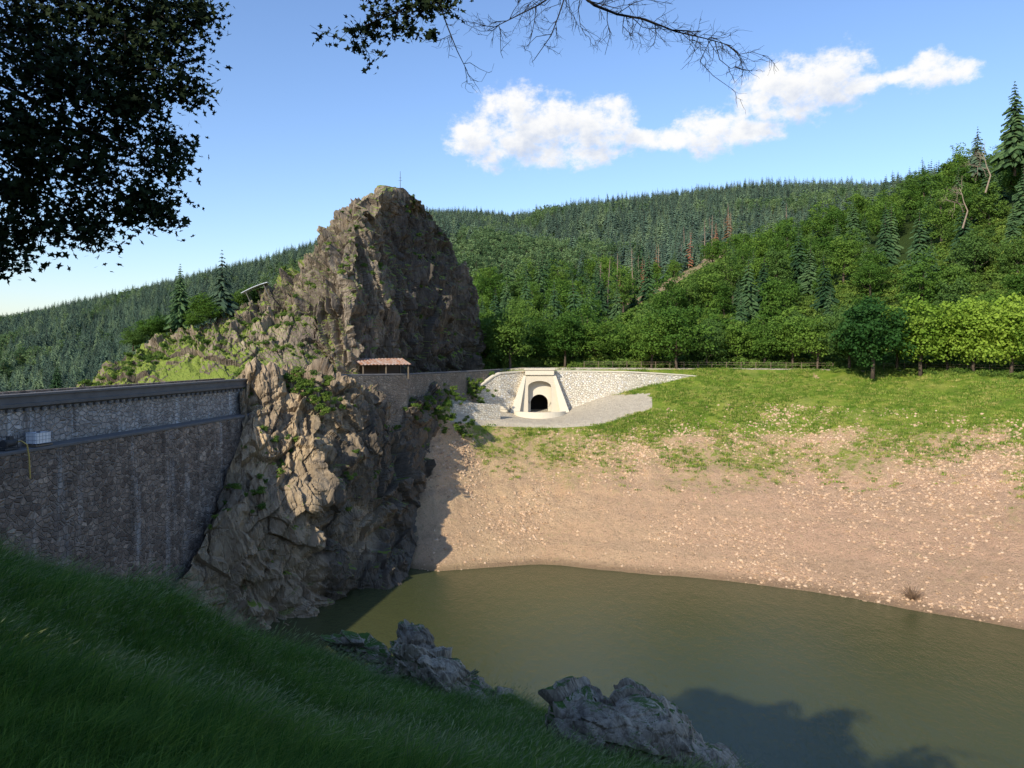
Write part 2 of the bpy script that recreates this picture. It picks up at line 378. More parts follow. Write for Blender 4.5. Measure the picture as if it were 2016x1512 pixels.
# left ridge
def ctrl(rowsdef,nc,nrs,sm=3):
    rp=[np.array([S(*p) for p in r_]) for r_ in rowsdef]
    x=np.linspace(0,1,nc); out=[]
    G=[np.stack([np.interp(x,np.linspace(0,1,len(r_)),r_[:,j]) for j in range(3)],-1) for r_ in rp]
    for a,b,n in zip(G[:-1],G[1:],nrs):
        for q in range(n): out.append(a*(1-q/n)+b*q/n)
    out.append(G[-1]); P=np.array(out)
    for ax in (0,1):
        for _ in range(sm):
            Q=P.copy()
            if ax==0: Q[1:-1]=(P[:-2]+2*P[1:-1]+P[2:])/4
            else: Q[:,1:-1]=(P[:,:-2]+2*P[:,1:-1]+P[:,2:])/4
            P=Q
    return P
fr=[(80,860,78),(150,850,79),(200,840,80),(270,830,81),(350,820,82),(440,810,84),(520,800,86),(600,800,88),(680,800,92)]
f2=[(80,800,83),(150,785,84),(200,775,85),(270,762,86),(350,756,87),(440,748,88),(520,745,90),(600,738,92),(690,735,97)]
f3=[(80,798,88),(145,775,89),(195,750,90),(270,716,91),(350,700,92),(440,668,94),(520,650,96),(600,640,97),(690,650,100)]
f4=[(80,797,93),(140,772,94),(190,744,95),(262,690,96),(350,658,98),(440,618,101),(520,590,104),(600,558,106),(680,530,109)]
f5=[(80,860,112),(140,850,112),(190,830,113),(270,790,114),(350,770,116),(440,740,118),(520,700,120),(600,690,124),(690,690,126)]
P=ctrl([fr,f2,f3,f4,f5],380,[16,66,66,46])
rm=np.clip(.5+1.7*fbm(P*.11,3,57),.16,1.3)
P=rock_displace(P,.60,77,False,3.2,1 if normals(P)[60,100,2]>0 else -1,rm,slabs=((.8,.2,.5,2.6,1.8),(.6,-.4,.5,1.1,.8),(.7,.1,.6,.5,.3)))
RIDGE=P
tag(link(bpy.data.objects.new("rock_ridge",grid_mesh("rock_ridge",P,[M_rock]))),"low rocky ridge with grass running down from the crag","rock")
# spur
b0=[(465,748,92),(540,742,94),(625,735,98),(690,738,100),(760,738,106),(830,738,110),(900,738,120)]
b1=[(466,752,79),(540,744,81),(622,730,84),(690,754,88),(755,780,93),(820,792,100),(872,800,108)]
b2=[(478,850,75.5),(545,865,76),(620,865,78),(685,870,83),(755,870,89),(815,870,97),(868,870,107)]
b3=[(430,980,69.8),(520,980,71.5),(615,985,73.5),(675,980,79),(735,980,85),(795,975,91),(856,930,101)]
b4=[(392,1080,66.6),(480,1085,69),(585,1085,72),(650,1080,76.5),(705,1080,81.5),(758,1070,87),(828,1030,94)]
b5=[(345,1165,63.5),(440,1210,67),(555,1222,71.2),(640,1190,75.7),(700,1165,79.7),(750,1148,82.6),(802,1135,85.8)]
b6=[(300,1300,60),(400,1380,62),(560,1400,67),(640,1380,71),(700,1340,76),(750,1310,80),(806,1280,84)]
P=ctrl([b0,b1,b2,b3,b4,b5,b6],480,[20,76,76,76,68,20])
m=np.ones(P.shape[:2]); m[:20]=np.linspace(.1,.9,20)[:,None]
m*=1-.6*sstep(.9,1,np.linspace(0,1,P.shape[1]))[None,:]
P=rock_displace(P,.72,130,False,4.0,-1 if normals(P)[80,100,1]>0 else 1,m,(-.5,.1),3.2,.6,slabs=((.86,.2,.40,3.9,2.4),(.83,-.25,.42,1.5,1.1),(.8,.2,.34,.6,.32),(.3,.3,-.8,2.2,.3)),big=1.2)
SPUR=P
tag(link(bpy.data.objects.new("rock_spur",grid_mesh("rock_spur",P,[M_spur]))),"craggy tan rock buttress dropping from dam end to water","rock")

# ---------------------------------------------------------------- foreground slope
fx=np.concatenate([np.linspace(-60,-16,40)[:-1],np.linspace(-16,14,190)[:-1],np.linspace(14,120,60)]); fy=np.concatenate([np.linspace(-60,-2,30)[:-1],np.linspace(-2,30,190)[:-1],np.linspace(30,60,30)])
GX,GY=np.meshgrid(fx,fy)
def fore_z(X,Y):
    X=np.asarray(X,float);Y=np.asarray(Y,float)
    p=np.stack([X,Y,0*X],-1)
    yb=np.interp(X,[-60,-20,-10.4,-7,-4,-1,1,3,6,10,20,120],[15,15,15.5,17.5,21,21,19,17,15,12,4,-40])+.8*fbm(p*.3,3,4)
    Yc=np.minimum(Y,yb)
    z=1.5-.25*X-.335*Yc+.12*np.maximum(-6-X,0)+.75*np.exp(-(X**2+Y**2)/14.)
    z=z-.8*sstep(-9,-4,X)*sstep(6,15,Y)+.3*sstep(-1.5,1,X)*sstep(8,14,Y)
    z=np.where(Y<0,z+0.06*np.abs(Y),z)
    over=np.maximum(Y-yb,0); z=z-over*1.15-.12*np.minimum(over,2)**2
    z=z-np.maximum(X-9,0)*.7
    z=np.maximum(z,-28+0*z)
    z=z+.16*fbm(p*.6,4,9)+.3*fbm(p*.16,2,19)
    return z
FZ=fore_z(GX,GY); FP=np.stack([GX,GY,FZ],-1)
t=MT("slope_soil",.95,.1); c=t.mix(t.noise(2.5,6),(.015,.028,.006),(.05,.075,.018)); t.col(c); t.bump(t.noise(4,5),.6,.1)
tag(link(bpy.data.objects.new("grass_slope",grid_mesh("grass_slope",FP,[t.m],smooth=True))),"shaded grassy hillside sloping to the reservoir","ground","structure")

def boulder(name,parts,mat,seed,label,cell=.55,amp=.16):
    Vs=[];nf=0;L=[]
    for (c,rd,rz) in parts:
        nt,np_=210,120
        th=np.linspace(0,2*np.pi,nt,endpoint=False);ph=np.linspace(.02,np.pi-.02,np_)
        T,Ph=np.meshgrid(th,ph)
        U=np.stack([np.cos(T)*np.sin(Ph),np.sin(T)*np.sin(Ph),np.cos(Ph)],-1)
        U=np.sign(U)*np.abs(U)**.88
        p=U*np.array(rd); ca,sa=math.cos(rz),math.sin(rz)
        x=p[...,0]*ca-p[...,1]*sa;y=p[...,0]*sa+p[...,1]*ca;p=np.stack([x,y,p[...,2]-.28*x],-1)+np.array(c)
        dd=p-np.array(c); dd/=np.linalg.norm(dd,axis=-1,keepdims=True)
        q=p.copy();q[...,0]+=p[...,2]*.6;q[...,1]+=.3*p[...,2]
        wv=fbm(p*.8,3,seed+9)+.15*fbm(p*3,3,seed+19)
        d=0
        for s,a in ((cell*2.4,1.5),(cell,.8),(cell*.42,.2),(cell*.18,.06)):
            f1,f2,cr,pl=worley(q/np.array([s*1.8,s,s*.7]),seed+int(s*50)); d=d+a*((cr-.5)*.9+pl*1.8-.15*np.exp(-(f2-f1)*14))
        for T_,a_ in ((cell*.8,1.0),(cell*.3,.35)):
            s_=p[...,0]*.72+p[...,1]*.2+p[...,2]*.66+wv*T_*.7; fr_=s_/T_-np.floor(s_/T_); d=d+a_*(np.where(fr_<.82,fr_/.82,(1-fr_)/.18)-.5)
        d=d+.4*fbm(p*1.1,3,seed)+.05*fbm(p*6,3,seed+3); p=p+dd*(d*amp)[...,None]
        idx=np.arange(np_*nt).reshape(np_,nt)+nf; a=idx[:-1];b=idx[1:]
        L.append(np.stack([a,np.roll(a,-1,1),np.roll(b,-1,1),b],-1).reshape(-1,4)[:,::-1]); Vs.append(p.reshape(-1,3)); nf+=np_*nt
    q=np.concatenate(L);n=len(q)
    me=quick_mesh(name,np.concatenate(Vs),q.ravel(),np.arange(n)*4,np.full(n,4),[mat])
    return tag(link(bpy.data.objects.new(name,me)),label,"rock")
boulder("rock_outcrop",[(S(822,1322,21),(.8,1.1,1.4),.3),(S(872,1368,20.3),(.95,.9,1.0),-.2),(S(925,1394,20),(1.0,.8,.62),.2),(S(985,1412,19.4),(.95,.7,.35),.2),(S(705,1280,21.4),(.95,.6,.36),.1),(S(765,1368,20.6),(1.0,.8,.88),0)],M_fore,5,"weathered grey rock outcrop in the grass by the water",.7,.17)
boulder("boulder",[(S(1172,1458,16),(1.15,1.2,1.05),-.3),(S(1275,1480,16),(1.3,1.2,1.2),-.3),(S(1375,1546,15.8),(1.1,1.0,1.05),-.2)],M_fore,15,"large grey lichen-covered boulder at the grass edge",1.0,.14)

# ---------------------------------------------------------------- vegetation prototypes
F_dec=foliage("broadleaf_foliage",(.07,.15,.02),(.17,.275,.04),.3,(.055,.12,.026))
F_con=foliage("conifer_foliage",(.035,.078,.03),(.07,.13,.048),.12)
F_far=foliage("hazed_conifer_foliage",(.068,.115,.085),(.11,.175,.112),.15,(.115,.175,.09))  # far foliage paled and blued to paint in aerial haze
F_fard=foliage("hazed_broadleaf_foliage",(.10,.175,.07),(.165,.25,.10),.25)  # same haze mixed into the leaf colour
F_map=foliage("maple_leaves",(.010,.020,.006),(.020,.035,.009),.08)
F_shr=foliage("shrub_leaves",(.085,.16,.024),(.18,.26,.05),.25)
F_dead=foliage("dead_needles",(.20,.09,.045),(.28,.15,.07),.1)
F_gr=foliage("grass_blades",(.05,.135,.016),(.16,.28,.05),.4)
F_seed=foliage("grass_seed_heads",(.16,.22,.08),(.28,.32,.14),.3)
F_grb=foliage("bank_grass_blades",(.16,.29,.03),(.31,.41,.065),.35,(.38,.38,.11))
M_bark=plain("bark",(.10,.075,.055),.9,.4,6.); M_bark2=plain("pale_bark",(.30,.23,.17),.9,.3,6.)
M_barkd=plain("dark_bark",(.02,.016,.012),.9,.4,8.)

def leaf_quads(cen,nrm,size,asp=1.):
    n=len(cen); a=rng.normal(size=(n,3)); u=np.cross(nrm,a); u/=np.linalg.norm(u,axis=1,keepdims=True)+1e-9; v=np.cross(nrm,u)
    s=(size*(0.6+.8*rng.random(n)))[:,None]
    return np.stack([cen-u*s*.5*asp,cen-v*s*.35,cen+u*s*.5*asp,cen+v*s*.4],1)
def set_tint(me,tv):
    a=me.attributes.new("tint",'FLOAT','POINT'); a.data.foreach_set("value",np.asarray(tv,np.float32))
def join_polys(name,parts,acc,mats,tint):
    n,k=parts.shape[:2]; V=parts.reshape(-1,3); loops=list(range(n*k)); st=list(range(0,n*k,k)); tt=[k]*n; mi=[0]*n
    if acc is not None and acc.n:
        base=n*k; V=np.concatenate([V,np.array(acc.v)])
        for f in acc.f:
            st.append(len(loops)); tt.append(len(f)); mi.append(1); loops.extend([i+base for i in f])
        tint=np.concatenate([tint,np.zeros(acc.n)])
    me=quick_mesh(name,V,loops,st,tt,mats,mi); 
    if len(me.vertices)==len(tint): set_tint(me,tint)
    return me
def crown_leaves(Hc,rx,rz,nclump,per,size,cr=1.2,shape=1.0):
    C=[];Nn=[];Tn=[];cl=[]
    for i in range(nclump):
        d=rng.normal(size=3); d/=np.linalg.norm(d); rr=rng.random()**.45*(.72+.36*rng.random())
        c=np.array([d[0]*rx*rr,d[1]*rx*rr,Hc+d[2]*rz*rr*(1 if d[2]>0 else .85)]); cl.append(c)
        r=cr*(.55+.85*rng.random()); q=rng.normal(size=(per,3)); q/=np.linalg.norm(q,axis=1,keepdims=True)
        q[:,2]=np.abs(q[:,2])*np.sign(rng.random(per)-.25)
        pos=c+q*np.array([r,r,r*.7])*(.55+.5*rng.random((per,1)))
        nn=q+rng.normal(size=(per,3))*.55; nn[:,2]+=.3; nn/=np.linalg.norm(nn,axis=1,keepdims=True)
        C.append(pos);Nn.append(nn);Tn.append(np.clip(rng.random()*.6+.4*rng.random(per),0,1))
    V=leaf_quads(np.concatenate(C),np.concatenate(Nn),size)
    return V,np.repeat(np.concatenate(Tn),4),cl
def limbs(A,base_h,cl,r0,n=9,m=1,top=None):
    top=top or max(c[2] for c in cl)*.8
    A.tube([(0,0,-.6),(.05,.02,base_h*.5),(0.1,-.05,base_h),(0,.1,(base_h+top)/2),(.1,0,top)],[r0*1.35,r0,r0*.85,r0*.5,r0*.12],7,m)
    for c in cl[:n]:
        z0=base_h+(rng.random()*.5)*(max(c[2]-base_h,0.3)); s=np.array([.05,0,z0]); mid=(s*.5+c*.5)+np.array([0,0,-.15*abs(c[0])])
        A.tube([s,mid,c],[r0*.42,r0*.25,r0*.06],5,m)
def deciduous(name,Ht,rx,nc,per,size,fol,bark,parts=False,low=.54):
    Hc=Ht*low; V,tn,cl=crown_leaves(Hc,rx,Ht*(1-low)*.98,nc,per,size,rx*.30)
    A=Acc(); limbs(A,Ht*.2,cl,Ht*.02,9,0 if parts else 1)
    if parts:
        me=polys_mesh(name+"_crown",V,[fol]); set_tint(me,tn); return me,A.mesh(name+"_trunk",[bark],True)
    return join_polys(name,V,A,[fol,bark],tn)
def conifer(name,Ht,rb,lev,nb,fol,bark,parts=False,gap=0.0,seed=0,bare=.08):
    V=[];T=[]
    for i in range(lev):
        f=i/(lev-1); z=Ht*(bare+(1-bare)*f); L=rb*(1-f)**.85*(.8+.35*rng.random())+.12
        k=max(4,int(nb*(1-f*.55)))
        for j in range(k):
            if rng.random()<gap: continue
            a=2*math.pi*(j+rng.random()*.8)/k+i*1.3; l=L*(.7+.45*rng.random()); d=np.array([math.cos(a),math.sin(a),0]); s=np.array([-d[1],d[0],0])
            dr=.28+.25*rng.random(); p0=np.array([0,0,z+ .03*Ht]); tv=rng.random()
            ns=3
            for q in range(ns):
                u0=q/ns;u1=(q+1)/ns*1.05; w0=l*.30*(1-u0*.65);w1=l*.30*(1-u1*.85)*.6
                a0=p0+d*l*u0+np.array([0,0,-dr*l*u0**1.3]);a1=p0+d*l*u1+np.array([0,0,-dr*l*u1**1.3])
                V.append([a0-s*w0+[0,0,-.12*l],a0+[0,0,.05*l],a1+[0,0,.0],a1-s*w1*1.3+[0,0,-.14*l]])
                V.append([a0+[0,0,.05*l],a0+s*w0+[0,0,-.12*l],a1+s*w1*1.3+[0,0,-.14*l],a1])
                T+= [tv]*8
    V=np.array(V)+rng.normal(size=(len(V),4,3))*.05*rb/3
    A=Acc(); A.tube([(0,0,-1),(0,0,Ht*.5),(0,0,Ht*1.0)],[Ht*.014,Ht*.009,Ht*.001],6,0 if parts else 1)
    if parts:
        me=polys_mesh(name+"_crown",V,[fol]); set_tint(me,np.array(T)); return me,A.mesh(name+"_trunk",[bark],True)
    return join_polys(name,V,A,[fol,bark],np.array(T))
def proto_coll(name,meshes):
    c=bpy.data.collections.new(name)
    for i,m in enumerate(meshes):
        o=bpy.data.objects.new("%s_%02d"%(name,i),m); c.objects.link(o)
    return c
def scatter(name,coll,pts,scl,pid,tilt=None,**k):
    n=len(pts); me=bpy.data.meshes.new(name); me.vertices.add(n); me.vertices.foreach_set("co",np.asarray(pts,np.float32).ravel())
    a=me.attributes.new("scl",'FLOAT','POINT'); a.data.foreach_set("value",np.asarray(scl,np.float32))
    a=me.attributes.new("pid",'INT','POINT'); a.data.foreach_set("value",np.asarray(pid,np.int32))
    rot=np.zeros((n,3),np.float32); rot[:,2]=rng.random(n)*6.283 if tilt is None else rng.normal(size=n)*.7+tilt
    rot[:,0]=rng.normal(size=n)*.06; rot[:,1]=rng.normal(size=n)*.06
    a=me.attributes.new("rot",'FLOAT_VECTOR','POINT'); a.data.foreach_set("vector",rot.ravel())
    me.update(); o=link(bpy.data.objects.new(name,me))
    ng=bpy.data.node_groups.new(name,'GeometryNodeTree')
    ng.interface.new_socket("Geometry",in_out='INPUT',socket_type='NodeSocketGeometry'); ng.interface.new_socket("Geometry",in_out='OUTPUT',socket_type='NodeSocketGeometry')
    N=ng.nodes; gi=N.new("NodeGroupInput");go=N.new("NodeGroupOutput"); ip=N.new("GeometryNodeInstanceOnPoints"); ci=N.new("GeometryNodeCollectionInfo")
    ci.inputs["Collection"].default_value=coll; ci.inputs["Separate Children"].default_value=True; ci.inputs["Reset Children"].default_value=True
    def na(nm,dt):
        x=N.new("GeometryNodeInputNamedAttribute"); x.data_type=dt; x.inputs[0].default_value=nm
        return [s for s in x.outputs if s.enabled and s.name=="Attribute"][0]
    e=N.new("FunctionNodeEulerToRotation"); l=ng.links.new
    mp=N.new("GeometryNodeMeshToPoints"); l(gi.outputs[0],mp.inputs[0])
    l(mp.outputs[0],ip.inputs["Points"]); l(ci.outputs[0],ip.inputs["Instance"]); ip.inputs["Pick Instance"].default_value=True
    l(na("pid",'INT'),ip.inputs["Instance Index"]); l(na("rot",'FLOAT_VECTOR'),e.inputs[0]); l(e.outputs[0],ip.inputs["Rotation"]); l(na("scl",'FLOAT'),ip.inputs["Scale"]); l(ip.outputs[0],go.inputs[0])
    md=o.modifiers.new("scatter",'NODES'); md.node_group=ng
    return tag(o,kind="stuff",**k)
FILL=[]
def keep_clear(q,h,fill=False):
    # keep the felled strip open to view: only low growth directly below it
    u=CX+F*q[0]/q[1]
    if not(1160<u<1440): return True
    b_=HY+(EYE-q[2])*F/q[1]; s_=stripc(u)
    bad=(b_>s_+10 and b_-h*F/q[1]<s_+2)
    if bad and fill: FILL.append((q,(b_-s_)*q[1]/F))
    return not bad

# far forest
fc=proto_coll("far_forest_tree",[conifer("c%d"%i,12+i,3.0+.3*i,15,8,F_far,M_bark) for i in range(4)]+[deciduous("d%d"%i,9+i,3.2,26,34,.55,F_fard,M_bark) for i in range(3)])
vis=(PX>-120)&(PX<2140)&(rowk>7.25)&(TY<1000)&(~clear)&(TY>150)
vis&=~((PX<500)&(TY<260)); 
wts=vis*1.0
p=sample_grid(TP,90000,wts); p=spaced(p,lambda q:3.7+q[1]*.0013,32000)
ppx=CX+F*p[:,0]/p[:,1]
indiv=(p[:,1]<262)&(ppx>930)&(ppx<2140); p=p[~indiv]
p=np.array([q for q in p if keep_clear(q,12,True)]); ppx=CX+F*p[:,0]/p[:,1]
mixn=fbm(p*np.array([.012,.012,0]),3,61)+np.where(ppx<640,-.02,0)+np.where(ppx>1450,.04,0)-.03
isd=mixn>.25+rng.normal(size=len(p))*.07
pid=np.where(isd,4+rng.integers(0,3,len(p)),rng.integers(0,4,len(p)))
fs=.55+.45*rng.random(len(p)); fs=np.where((ppx>1400)&(p[:,1]<450),fs*.85,fs)
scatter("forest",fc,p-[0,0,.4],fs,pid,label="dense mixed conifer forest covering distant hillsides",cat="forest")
print("forest",len(p))
# hillside individuals
dm=[deciduous("hill_broadleaf_%d"%i,[13,10.5,15,9.5,12.5,11.5][i],[4.6,4.5,4.9,4.2,3.6,5.0][i],75,70,.38,F_dec,M_bark,low=.5) for i in range(6)]
cm=[conifer("hill_conifer_%d"%i,14+1.5*i,3.2,22,9,F_con,M_bark) for i in range(2)]
w2=((PX>945)&(PX<2150)&(rowk>6.25)&(TY<268)&(~clear)&(~scar))*1.0
p=sample_grid(TP,14000,w2); p=p[[keep_clear(q,10.,True) for q in p]]; p=spaced(p,6.4,299)
for q in p:
    u=CX+F*q[0]/q[1]
    con=(rng.random()<(.55 if u<1500 else .34)) and q[1]>155
    if con and not keep_clear(q,14): con=False
    o=bpy.data.objects.new("conifer_tree" if con else "broadleaf_tree",random.choice(cm if con else dm))
    o.location=(q[0],q[1],q[2]-.3); s=.6+.6*rng.random(); 
    if q[1]<165: s*=.9
    if con: s*=.9
    o.scale=(s*(.9+.25*rng.random()),s*(.9+.25*rng.random()),s); o.rotation_euler=(rng.normal()*.03,rng.normal()*.03,rng.random()*6.28)
    tag(link(o),"dark green conifer on the steep hillside" if con else "leafy green broadleaf tree on the steep hillside","tree",group="trees on the hillside")
def put_tree(kind,cm_,tm_,loc,s,label,group=None,sx=1.):
    t0=bpy.data.objects.new(kind,None); link(t0); t0.empty_display_size=.5; t0.location=loc; t0.scale=(s*sx,s*sx,s); t0.rotation_euler=(0,0,rng.random()*6.28)
    tag(t0,label,"tree",group=group)
    for nm,m_ in (("crown",cm_),("trunk",tm_)):
        o=bpy.data.objects.new(nm,m_); link(o); o.parent=t0
    return t0
pd=[deciduous("avenue_tree_%d"%i,9,[3.9,3.6,4.1][i],85,95,.30,F_dec,M_bark,True,.53) for i in range(3)]
F_dec2=foliage("bright_foliage",(.12,.23,.022),(.22,.34,.045),.35); F_dec3=foliage("dark_foliage",(.04,.105,.02),(.09,.185,.035),.25)
pd2=deciduous("bright_tree",9,3.8,85,100,.30,F_dec2,M_bark,True,.51); pd3=deciduous("dark_tree",9,3.8,85,100,.30,F_dec3,M_bark,True,.50)
for (u,v,Y,h,kd) in [(1005,727,135,11.6,0),(1112,724,139,10.6,1),(1170,722,141,9.0,2),(1220,722,142,8.0,0),(1282,729,136,10.2,1),(1332,730,134.5,12.2,2),(1392,724,139,9.,0),(1450,722,141,8.8,1),(955,722,141,9.5,2),
                 (1055,722,143,9.5,0),(1718,735,119,13.0,'d'),(1812,732,119,12.6,'b'),(1915,734,116,12.6,'b'),(1990,738,112,13.,'b'),(2060,735,108,11.,'b'),(1672,726,127,11.,0),(1560,722,137,9.5,1),(1865,730,122,10.,0),(1765,730,123,11.5,2),(1610,724,133,9.5,2),(1505,722,138,9.5,0)]:
    m_=pd3 if kd=='d' else pd2 if kd=='b' else pd[kd]
    put_tree("broadleaf_tree",m_[0],m_[1],S(u,v,Y),h/9.,("dark dense rounded tree beside the promenade path" if kd=='d' else "bright yellow-green tree beside the promenade path" if kd=='b' else "green rounded tree lining the promenade path"),"trees along the promenade",1.05)
sp1=conifer("spruce",12,2.8,28,11,F_con,M_bark,True,.05); sp2=conifer("sparse_fir",12,3.2,19,9,foliage("blue_needles",(.05,.09,.055),(.09,.14,.08),.15),M_bark,True,.2)
for (u,v,Y,h,q,lab) in [(355,645,100,8.6,sp1,"dense dark spruce on the rocky ridge"),(437,622,101,9.0,sp2,"sparse bluish fir on the rocky ridge"),(310,665,104,5.,sp1,"small dark spruce on the rocky ridge"),(112,775,95,4.2,sp1,"small spruce at the foot of the ridge"),(275,686,102,4.5,sp1,"small dark spruce on the rocky ridge"),(1998,330,175,20,sp1,"tall dark conifer standing above the hillside"),(1925,345,200,13,sp2,"tall sparse conifer on the hillside")]:
    put_tree("conifer_tree",q[0],q[1],S(u,v,Y)-[0,0,.3],h/12.,lab)
for (u,v,Y,h) in [(400,620,101,3.6),(300,666,100,3.5),(262,680,98,3.),(500,596,106,3.2),(325,656,101,3.),(470,606,106,3.),(415,625,99,2.6),(380,640,98,2.6)]:
    put_tree("broadleaf_tree",pd[0][0],pd[0][1],S(u,v+8,Y),h/9.,"small bushy tree on the rocky ridge","trees on the ridge",1.4)
def snag(h,fol,nb=14,spread=.12):
    A=Acc(); A.tube([(0,0,-1),(.1,0,h*.5),(.0,.1,h)],[h*.012,h*.009,h*.003],6,0)
    for i in range(nb):
        z=h*(.35+.6*rng.random()); a=rng.random()*6.28; l=h*spread*(1.2-z/h)*(.6+rng.random()); A.tube([(0,0,z),(math.cos(a)*l,math.sin(a)*l,z+l*.1)],[h*.004,h*.001],4,0)
    return A
M_bark3=plain("grey_dead_bark",(.26,.19,.14),.9,.3,6.)
sn=[snag(12,None,22).mesh("snag_%d"%i,[M_bark3]) for i in range(3)]; dd=conifer("dead_conifer",12,1.7,14,6,F_dead,M_bark3,False,.35)
w3=((PX>1165)&(PX<1440)&(rowk>7.2)&(TY<440)&(py<strip-6)&(py>strip-30))*1.0
p=spaced(sample_grid(TP,900,w3),5.,28)
for q in p:
    red=rng.random()<.4; o=bpy.data.objects.new("dead_tree",dd if red else random.choice(sn)); o.location=q; s=.8+.6*rng.random(); o.scale=(s,s,s); o.rotation_euler=(rng.normal()*.04,rng.normal()*.04,rng.random()*6)
    tag(link(o),"reddish dead conifer by the felled clearing" if red else "bare dead trunk standing by the felled clearing","tree",group="dead trees by the clearing")
def dead_branchy(h):
    A=Acc()
    def br(p,d,l,r,lv):
        n=p+d*l; A.tube([p,(p+n)/2+rng.normal(size=3)*l*.06,n],[r,r*.75,r*.5],5,0)
        if lv==0:return
        for _ in range(3):
            e=d+rng.normal(size=3)*.55; e/=np.linalg.norm(e); br(p+(n-p)*(.5+.5*rng.random()),e,l*.62,r*.5,lv-1)
    br(np.array([0,0,-1.]),np.array([.05,0,1.]),h*.45,h*.014,4); return A
db=dead_branchy(12).mesh("dead_branchy",[M_bark2])
for (u,v,Y,s) in [(1895,440,160,1.05),(1940,370,168,1.1),(1548,470,300,1.2)]:
    o=bpy.data.objects.new("dead_tree",db if u>1600 else sn[0]); o.location=S(u,v,Y); o.scale=(s,s,s); tag(link(o),"pale leafless dead tree on the hillside","tree")

# shrubs
sc=proto_coll("shrub_clump",[ (lambda v:(lambda me:(set_tint(me,v[1]),me)[1])(polys_mesh("sh%d"%i,v[0],[F_shr])))(crown_leaves(.25,.7,.45,12,46,.17,.34)) for i in range(3)])
def rock_pts(P,n,sg,thr):
    nn=normals(P); nz=nn[...,2]*sg
    return sample_grid(P,n,(nz>thr)*np.clip(.2+fbm(P*.25,2,90)*1.8,0,1)+1e-9)
z1=np.concatenate([rock_pts(PEAK,500,np.sign(normals(PEAK)[...,2].mean()),.5),rock_pts(RIDGE,1300,np.sign(normals(RIDGE)[...,2].mean()),.62)])
scatter("ledge_shrubs",sc,z1,.2+.5*rng.random(len(z1)),rng.integers(0,3,len(z1)),label="low green shrubs and grass on rock ledges",cat="shrubs")
sgs=np.sign(normals(SPUR)[10:30,...,2].mean())
ws=(normals(SPUR)[...,2]*sgs>.5)*(SPUR[...,2]>-14)*np.clip(fbm(SPUR*.2,2,91)*2.2-.45,0,1)+1e-9
z2=sample_grid(SPUR,160,ws)
z3=np.array([S(u+rng.normal()*14,v+rng.normal()*13,Y) for (u,v,Y,n) in [(600,760,81,30),(630,785,80.5,18),(575,750,81,20),(875,825,105,40),(890,785,112,50),(920,765,119,50),(845,795,103,20),(940,775,120,40),(660,800,83,8),(905,845,108,40)] for _ in range(n)])
z2=np.concatenate([z2,z3])
scatter("spur_shrubs",sc,z2,.2+.55*rng.random(len(z2)),rng.integers(0,3,len(z2)),label="green weeds growing from the rock buttress",cat="shrubs")
w4=((PX>900)&(PX<2150)&(rowk>5.95)&(TY<175))*1.0
z4=sample_grid(TP,3000,w4); z4=z4[[keep_clear(q,2) for q in z4]]; s4=.8+1.8*rng.random(len(z4))
w5=((PX>1640)&(PX<2150)&(rowk>4.6)&(rowk<5.1))*1.0; z5=sample_grid(TP,220,w5); s5=.3+.8*rng.random(220)
w6=((PX>1120)&(PX<2150)&(rowk>5.7)&(rowk<6.4))*1.0; z6=sample_grid(TP,620,w6); s6=.6+1.3*rng.random(620)
fl=[f for f in FILL if f[1]>.8]; random.shuffle(fl); fl=fl[:1600]
z7=np.array([f[0] for f in fl]); s7=np.array([min(f[1],5.)*(.6+.4*rng.random()) for f in fl])
z4=np.concatenate([z4,z5,z6,z7]); s4=np.concatenate([s4,s5,s6,s7])
scatter("undergrowth",sc,z4,s4,rng.integers(0,3,len(z4)),label="leafy undergrowth along the foot of the wooded slope",cat="undergrowth")

# grasses
def tuft(nb,h,sp,lean,fol,wd=.012,nm="tuft",seed_=False):
    V=[];T=[];MI=[]
    for _ in range(nb):
        b=np.append(rng.normal(size=2)*sp,0); a=rng.random()*6.28; hh=h*(.55+.6*rng.random())
        l=np.array([lean+rng.normal()*.35,rng.normal()*.35,0])*hh; w=np.array([math.cos(a),math.sin(a),0])*wd
        m_=b+l*.3+[0,0,hh*.55]; tp=b+l+[0,0,hh*(.95-.3*rng.random())]
        V.append([b-w,b+w,m_+w*.8,m_-w*.8]); V.append([m_-w*.8,m_+w*.8,tp+w*.1,tp-w*.1]); tv=rng.random(); T+=[tv]*8; MI+=[0,0]
        if seed_:
            d=(tp-m_); d/=np.linalg.norm(d); V.append([tp-d*.07,tp+w*1.8,tp+d*.07,tp-w*1.8]); T+=[rng.random()]*4; MI.append(1)
    me=polys_mesh(nm,np.array(V),[fol,F_seed],MI); set_tint(me,T); return me
gc=proto_coll("grass_tuft",[tuft(62,.38,.17,.6,F_gr,.006) for _ in range(4)]+[tuft(20,.62,.14,.7,F_gr,.004,seed_=True)])
FPX=CX+F*FP[...,0]/np.maximum(FP[...,1],.5)
wf=((FP[...,1]>1.5)&(FP[...,1]<23)&(FPX>-250)&(FPX<1700)&(FP[...,2]>-9))*1.0
gp=sample_grid(FP,20000,wf)
gp=gp[np.hypot(gp[:,0],gp[:,1])>2.6]
gs=(.55+.55*rng.random(len(gp)))*(1+.7*fbm(gp*.5,3,72))
scatter("meadow_grass",gc,gp-[0,0,.03],gs,np.where((rng.random(len(gp))<.22)&(gp[:,1]>8),4,rng.integers(0,4,len(gp))),tilt=.4,label="long wind-combed grass on the shaded slope",cat="grass")  # pale seed-head tufts kept off the near slope, painting skylit brightness farther out
bc=proto_coll("bank_tuft",[tuft(22,.34,.24,.1,F_grb,.035) for _ in range(4)])
